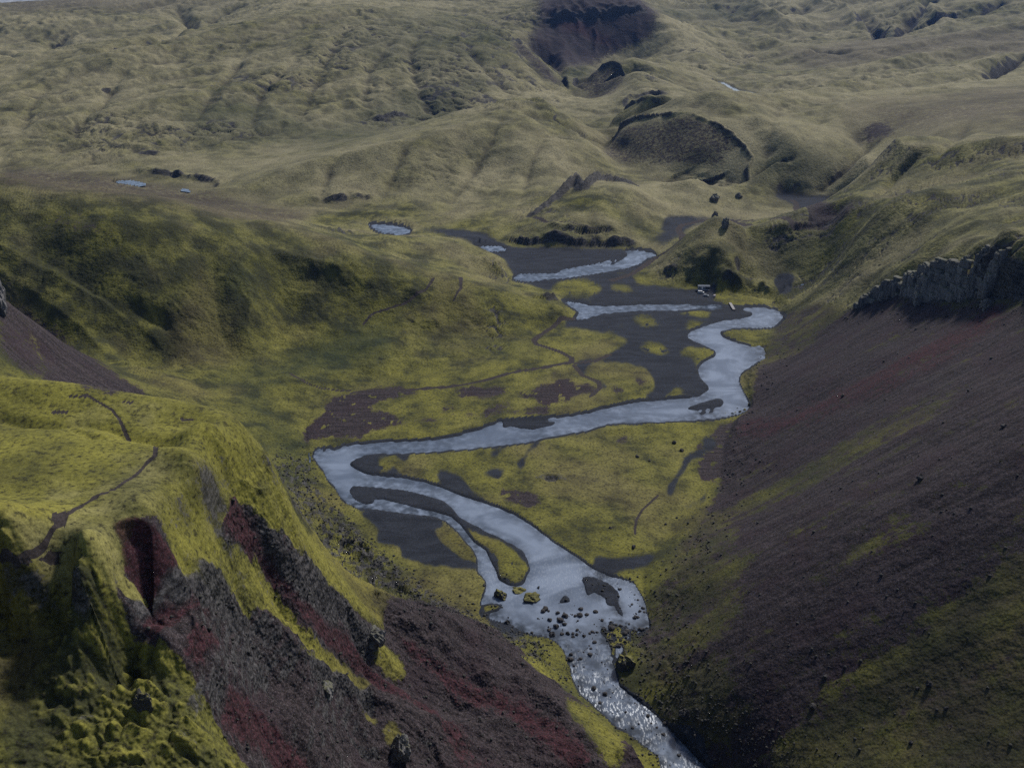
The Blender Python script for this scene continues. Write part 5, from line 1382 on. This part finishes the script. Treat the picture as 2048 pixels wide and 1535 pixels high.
for i, ((u, v), w, lb) in enumerate(slope_b):
    crag(lb, u, v, w, w * 0.75, 350 + i, 2, BOULDER, name='boulder', cat='boulder')
STONE_ZONES = [('c', [(1080, 790), (1150, 805), (1230, 800), (1330, 830), (1440, 870), (1560, 910), (1500, 960), (1420, 1000), (1330, 1000), (1200, 940), (1100, 930), (1060, 870)], 120, 'dark stone breaking the surface of the wide shallow rapids', 'stones in the wide rapids', (0.35, 1.25)),
               ('c', [(1400, 695), (1500, 722), (1550, 830), (1562, 885), (1470, 850), (1440, 760)], 34, 'small stone in the shallows beside the mossy east bank', 'stones in the east shallows', (0.3, 0.8)),
               ('c', [(1160, 960), (1330, 1000), (1390, 1060), (1420, 1170), (1480, 1210), (1560, 1270), (1420, 1330), (1350, 1265), (1260, 1190), (1225, 1120), (1200, 1030)], 60, 'dark stone in the narrow white water', 'stones in the narrow rapids', (0.35, 1.1)),
               ('c', [(1500, 1230), (1600, 1300), (1720, 1400), (1793, 1460), (1860, 1535), (1640, 1535), (1600, 1470), (1480, 1370)], 36, 'dark stone in the lowest reach of the river', 'stones in the lowest reach', (0.3, 0.9))]
zi = 0
for k, poly, n, lb, grp, (s0, s1) in STONE_ZONES:
    pw = np.array([q[:2] for q in flat(k, poly)])
    cnt = 0; tries = 0
    while cnt < n and tries < 4000:
        tries += 1
        x = RNG.uniform(pw[:, 0].min(), pw[:, 0].max()); y = RNG.uniform(pw[:, 1].min(), pw[:, 1].max())
        if not inside(np.array([x]), np.array([y]), pw)[0]:
            continue
        if noise2(np.array([x / 6.0]), np.array([y / 6.0]), 77)[0] < 0.0 and RNG.rand() < 0.85:
            continue
        z = max(gz(x, y), float(zfloor(y)) - 0.55 - 0.1)
        sz = s0 * 0.8 + (s1 * 1.35 - s0) * RNG.rand() ** 4
        rock('river_stone', lb, 'stone', (x, y, z), sz, BOULDER, 400 + RNG.randint(9), 2, grp, 0.35)
        cnt += 1
# uncountable broken rock
def rubble():
    V, F, nv = [], [], 0
    protos = [rock_verts(600 + k, 1, planes=9, sz=0.75) for k in range(12)]
    wt = (bould * 2.2 + toe_e * 0.8 * (1 - FLOORM) * (Y > 230) + EAST * 0.05 * np.clip(SCREE, 0.2, 1) + flank * SCREE * 0.10 + blur(bank.astype(float), 2) * 3.0) * (RAD < 780) * (1 - np.clip(WET, 0, 1)) * (RAD > 115)
    edge_w = np.clip(BANKD - WETS, 0, 1) * (Y < 400) * (RAD > 200) * 1.5
    wt = wt + edge_w
    cd, _, _ = linedist(X, Y, [tuple(q[:2]) for q in STEPS[0][0]], 40)
    wt = wt + EAST * np.exp(-(cd / 14.0) ** 2) * 1.6
    wt = np.clip(wt, 0, None)
    p = (wt / (0.3 + RAD / 300.0)).ravel()
    p = p / p.sum()
    idx = RNG.choice(len(p), 13000, p=p)
    xs, ys, rr = X.ravel()[idx], Y.ravel()[idx], RAD.ravel()[idx]
    zs = Z2.ravel()[idx]
    for i in range(len(idx)):
        v, f = protos[i % 12]
        s = 0.22 + 0.8 * RNG.rand() ** 5
        s *= 0.42 + 0.36 * min(rr[i] / 350.0, 1.4)
        a = RNG.rand() * 6.28
        ca, sa = math.cos(a), math.sin(a)
        q = np.stack([v[:, 0] * ca - v[:, 1] * sa, v[:, 0] * sa + v[:, 1] * ca, v[:, 2]], 1) * s + np.array([xs[i] + RNG.uniform(-.6, .6), ys[i] + RNG.uniform(-.6, .6), zs[i] + 0.15 * s])
        V.append(q); F.append(np.array(f) + nv); nv += len(v)
    V = np.concatenate(V); F = np.concatenate(F)
    me = bpy.data.meshes.new('rubble')
    me.vertices.add(len(V)); me.vertices.foreach_set('co', V.astype(np.float32).ravel())
    me.loops.add(len(F) * 3); me.loops.foreach_set('vertex_index', F.astype(np.int32).ravel())
    me.polygons.add(len(F)); me.polygons.foreach_set('loop_start', np.arange(0, len(F) * 3, 3, dtype=np.int32))
    me.update(calc_edges=True)
    me.materials.append(RUBBLE)
    o = bpy.data.objects.new('rubble', me); COL.objects.link(o)
    o['kind'] = 'stuff'; o['label'] = 'broken lava rubble strewn over the slopes and river banks'; o['category'] = 'rubble'
RUBBLE = rock_material('rubble_basalt', (0.014, 0.013, 0.014), (0.05, 0.046, 0.046), MOSS_D, 0.3)
rubble()

# hut, cars, bridge
GREYWALL = plain('grey_boards', (0.20, 0.22, 0.25)); DARKWALL = plain('dark_boards', (0.07, 0.08, 0.095)); ROOFM = plain('roof_sheet', (0.11, 0.13, 0.16), 0.8, 0.0)
WHITE = plain('white_paint', (0.80, 0.80, 0.80), 0.35, 0.0, 0.04); SILVER = plain('silver_paint', (0.42, 0.45, 0.50), 0.3, 0.4, 0.05); PALEP = plain('pale_pink_paint', (0.55, 0.48, 0.47), 0.35, 0.1, 0.05)
GLASS = plain('dark_glass', (0.015, 0.018, 0.022), 0.08); TYRE = plain('tyre_rubber', (0.015, 0.015, 0.015), 0.9); RIM = plain('wheel_rim', (0.3, 0.3, 0.31), 0.35, 0.8)
LAMP = plain('lamp_glass', (0.6, 0.6, 0.58), 0.15); REDL = plain('tail_lamp', (0.3, 0.02, 0.02), 0.2); WOOD = plain('weathered_planks', (0.30, 0.28, 0.27), 0.8); DKWOOD = plain('dark_timber', (0.06, 0.05, 0.045), 0.85)
DECKM = plain('pale_deck', (0.26, 0.27, 0.29), 0.8)
hp = on_floor(1407, 580)
hut = tag(empty('hut', (hp[0], hp[1], hp[2] + 0.05), -0.06), 'low grey service hut with pale deck below the rocky hill', 'hut')
v, f = box(-4.8, 0.6, -1.9, 1.9, 0.35, 3.0); mesh_obj('wall', v, f, GREYWALL, hut)
v, f = box(0.62, 4.8, -1.8, 1.8, 0.35, 2.9); mesh_obj('annex_wall', v, f, DARKWALL, hut)
rv_ = [(-5.1, -2.2, 2.95), (5.1, -2.2, 2.95), (5.1, 2.2, 2.95), (-5.1, 2.2, 2.95), (-5.1, 0, 3.75), (5.1, 0, 3.75)]
mesh_obj('roof', rv_, [(0, 1, 5, 4), (2, 3, 4, 5), (1, 2, 5), (3, 0, 4), (0, 3, 2, 1)], ROOFM, hut)
v, f = box(-1.9, -0.9, -1.96, -1.90, 0.4, 2.45); dr = mesh_obj('door', v, f, WHITE, hut)
v, f = box(-1.12, -1.04, -2.02, -1.962, 1.35, 1.5); mesh_obj('handle', v, f, TYRE, dr)
for x0 in (-4.2, 1.3, 3.1):
    v, f = box(x0, x0 + 1.0, -1.97 if x0 < 0 else -1.86, -1.90 if x0 < 0 else -1.80, 1.3, 2.2); mesh_obj('window', v, f, GLASS, hut)
v, f = box(-6.2, 4.6, -4.2, -1.95, 0.05, 0.33); mesh_obj('deck', v, f, DECKM, hut)
for x0 in (-6.0, -2.0, 2.0, 4.3):
    v, f = box(x0, x0 + 0.16, -4.15, -4.0, 0.332, 1.25); mesh_obj('deck_post', v, f, WOOD, hut)
def wheel_mesh():
    n = 16
    v = []; f = []
    for y in (-0.11, 0.11):
        for r in (0.36, 0.22):
            for k in range(n):
                a = 2 * math.pi * k / n
                v.append((r * math.cos(a), y, r * math.sin(a)))
    for k in range(n):
        q = (k + 1) % n
        f += [(k, q, 2 * n + q, 2 * n + k), (k, n + k, n + q, q), (2 * n + k, 2 * n + q, 3 * n + q, 3 * n + k)]
    return v, f
def rim_mesh():
    n = 16
    v = [(0.22 * math.cos(2 * math.pi * k / n), y, 0.22 * math.sin(2 * math.pi * k / n)) for y in (-0.08, 0.08) for k in range(n)]
    f = [tuple(range(n))[::-1], tuple(range(n, 2 * n))] + [(k, (k + 1) % n, n + (k + 1) % n, n + k) for k in range(n)]
    return v, f
def car(label, u, v_, rz, paint, L, roof_z, van):
    p = on_floor(u, v_)
    c0 = tag(empty('parked_car', (p[0], p[1], p[2] + 0.02), rz), label, 'car', 'cars parked by the hut')
    h = L / 2; w = 0.92
    if van:
        prof = [(-h, 0.35), (h, 0.35), (h, 0.85), (h - 0.15, 1.05), (h - 1.05, 1.12), (h - 1.75, roof_z), (-h + 0.1, roof_z), (-h, 1.1)]
        glass = [(h - 1.12, 1.16), (h - 1.72, roof_z - 0.14), (-h + 0.35, roof_z - 0.14), (-h + 0.28, 1.16)]
    else:
        prof = [(-h, 0.35), (h, 0.35), (h, 0.75), (h - 0.12, 0.88), (h - 1.15, 0.98), (h - 1.95, roof_z), (-h + 0.75, roof_z), (-h + 0.1, 1.0), (-h, 0.9)]
        glass = [(h - 1.28, 1.02), (h - 1.92, roof_z - 0.1), (-h + 0.8, roof_z - 0.1), (-h + 0.35, 1.02)]
    n = len(prof)
    def ins(z):
        return w if z < 1.0 else w - 0.14 * (z - 1.0) / (roof_z - 1.0)
    vv = [(x, -ins(z), z) for x, z in prof] + [(x, ins(z), z) for x, z in prof]
    ff = [tuple(range(n)), tuple(range(2 * n - 1, n - 1, -1))] + [(k, n + k, n + (k + 1) % n, (k + 1) % n) for k in range(n)]
    mesh_obj('body', vv, ff, paint, c0)
    for s in (-1, 1):
        gv = [(x, s * (ins(z) + 0.012), z) for x, z in glass] + [(x, s * (ins(z) - 0.03), z) for x, z in glass]
        mesh_obj('window', gv, [(0, 1, 2, 3), (7, 6, 5, 4), (0, 4, 5, 1), (1, 5, 6, 2), (2, 6, 7, 3), (3, 7, 4, 0)], GLASS, c0)
    (xa, za), (xb, zb) = glass[0], glass[1]
    fx = 0.06
    gv = [(xa + fx, -w + 0.16, za + 0.02), (xa + fx, w - 0.16, za + 0.02), (xb + fx + 0.02, w - 0.26, zb + 0.04), (xb + fx + 0.02, -w + 0.26, zb + 0.04)]
    gv += [(x - 0.08, y, z - 0.05) for x, y, z in gv]
    mesh_obj('windscreen', gv, [(0, 1, 2, 3), (7, 6, 5, 4), (0, 4, 5, 1), (1, 5, 6, 2), (2, 6, 7, 3), (3, 7, 4, 0)], GLASS, c0)
    for sx in (-1, 1):
        for sy in (-1, 1):
            wv, wf = wheel_mesh(); wo = mesh_obj('wheel', wv, wf, TYRE, c0); wo.location = (sx * (h - 0.95), sy * (w - 0.08), 0.36)
            rv2, rf2 = rim_mesh(); mesh_obj('rim', rv2, rf2, RIM, wo)
    for sy in (-1, 1):
        vv, ff = box(h - 0.02, h + 0.03, sy * 0.68 - 0.16, sy * 0.68 + 0.16, 0.62, 0.78); mesh_obj('headlight', vv, ff, LAMP, c0)
        vv, ff = box(-h - 0.03, -h + 0.02, sy * 0.72 - 0.1, sy * 0.72 + 0.1, 0.7, 0.95); mesh_obj('tail_light', vv, ff, REDL, c0)
    return c0
car('white high roofed off-roader parked closest to the hut', 1402, 586, -0.15, WHITE, 5.2, 2.05, True)
car('silver car parked in front of the white off-roader', 1412, 592, -0.2, SILVER, 4.6, 1.6, False)
car('pale pinkish car parked end-on beside the grass, away from the others', 1429, 593, 1.25, PALEP, 4.5, 1.65, False)
# footbridge
b0 = PF(1460, 606.5); b1 = PF(1468, 620.5)
bl_ = math.hypot(b1[0] - b0[0], b1[1] - b0[1]); ba = math.atan2(b1[1] - b0[1], b1[0] - b0[0])
bz = float(zfloor(b0[1])) + 0.75
br = tag(empty('footbridge', (b0[0], b0[1], bz), ba), 'narrow grey plank footbridge over the river below the hut', 'bridge')
npl = int(bl_ / 0.32)
for s in (-1, 1):
    v, f = box(-0.4, bl_ + 0.4, s * 0.75 - 0.12, s * 0.75 + 0.12, -0.5, -0.1); mesh_obj('beam', v, f, DKWOOD, br)
pv, pf = box(0.0, 0.29, -1.1, 1.1, -0.095, 0.0)
pme = bpy.data.meshes.new('plank'); pme.from_pydata(pv, [], pf); pme.materials.append(WOOD)
for k in range(npl):
    o = bpy.data.objects.new('plank', pme); COL.objects.link(o); o.parent = br; o.location = (k * 0.32, 0, 0.004 * (k % 3))
for x0 in (-0.5, bl_ - 0.6):
    v, f = box(x0, x0 + 1.1, -1.2, 1.2, -2.2, -0.52); mesh_obj('abutment', v, f, DKWOOD, br)
for x0 in (0.1, bl_ - 0.2):
    for s in (-1, 1):
        v, f = box(x0, x0 + 0.14, s * 1.18 - 0.07, s * 1.18 + 0.07, -0.4, 1.1); mesh_obj('post', v, f, DKWOOD, br)
# marker post and small tent
mp = on_land(1670, 602)
mpo = tag(empty('marker_post', mp), 'thin dark wooden marker post on the grassy rim before the lava cliff', 'post')
v, f = box(-0.11, 0.11, -0.11, 0.11, -0.4, 2.2, 0.02, 0.02); mesh_obj('pole', v, f, DKWOOD, mpo)
v, f = box(-0.16, 0.16, -0.16, 0.16, 2.2, 2.35); mesh_obj('cap', v, f, WOOD, mpo)
tp_ = on_land(1604, 576)
tn = tag(empty('small_tent', tp_, 0.2), 'tiny white tent alone on dark gravel in the side gully', 'tent')
mesh_obj('canopy', [(-1.3, -0.8, 0), (1.3, -0.8, 0), (1.3, 0.8, 0), (-1.3, 0.8, 0), (-1.1, 0, 1.15), (1.1, 0, 1.15)], [(0, 1, 5, 4), (2, 3, 4, 5), (1, 2, 5), (3, 0, 4), (0, 3, 2, 1)], WHITE, tn)
mesh_obj('flap', [(1.31, -0.3, 0.02), (1.31, 0.3, 0.02), (1.20, 0, 0.7), (1.34, -0.3, 0.02), (1.34, 0.3, 0.02), (1.23, 0, 0.7)], [(0, 1, 2), (5, 4, 3), (0, 3, 4, 1), (1, 4, 5, 2), (2, 5, 3, 0)], GREYWALL, tn)
# ------------------------------------------------------------------ the air
def haze():
    me = bpy.data.meshes.new('haze')
    x, y0, y1, z0, z1 = 9000, -60, 15000, -40, 330
    v = [(sx * x, yy, zz) for zz in (z0, z1) for yy in (y0, y1) for sx in (-1, 1)]
    f = [(0, 2, 3, 1), (4, 5, 7, 6), (0, 1, 5, 4), (2, 6, 7, 3), (0, 4, 6, 2), (1, 3, 7, 5)]
    me.from_pydata(v, [], f)
    m = bpy.data.materials.new('thin_blue_air'); m.use_nodes = True
    t = m.node_tree
    t.nodes.remove(t.nodes['Principled BSDF'])
    p = t.nodes.new('ShaderNodeVolumePrincipled')
    p.inputs['Color'].default_value = (0.18, 0.40, 1.0, 1)
    p.inputs['Density'].default_value = 2.2e-5
    p.inputs['Anisotropy'].default_value = 0.2
    t.links.new(p.outputs[0], t.nodes['Material Output'].inputs['Volume'])
    me.materials.append(m)
    o = bpy.data.objects.new('haze', me); COL.objects.link(o)
    o['kind'] = 'stuff'; o['label'] = 'thin blue haze filling the valley air'; o['category'] = 'haze'
haze()
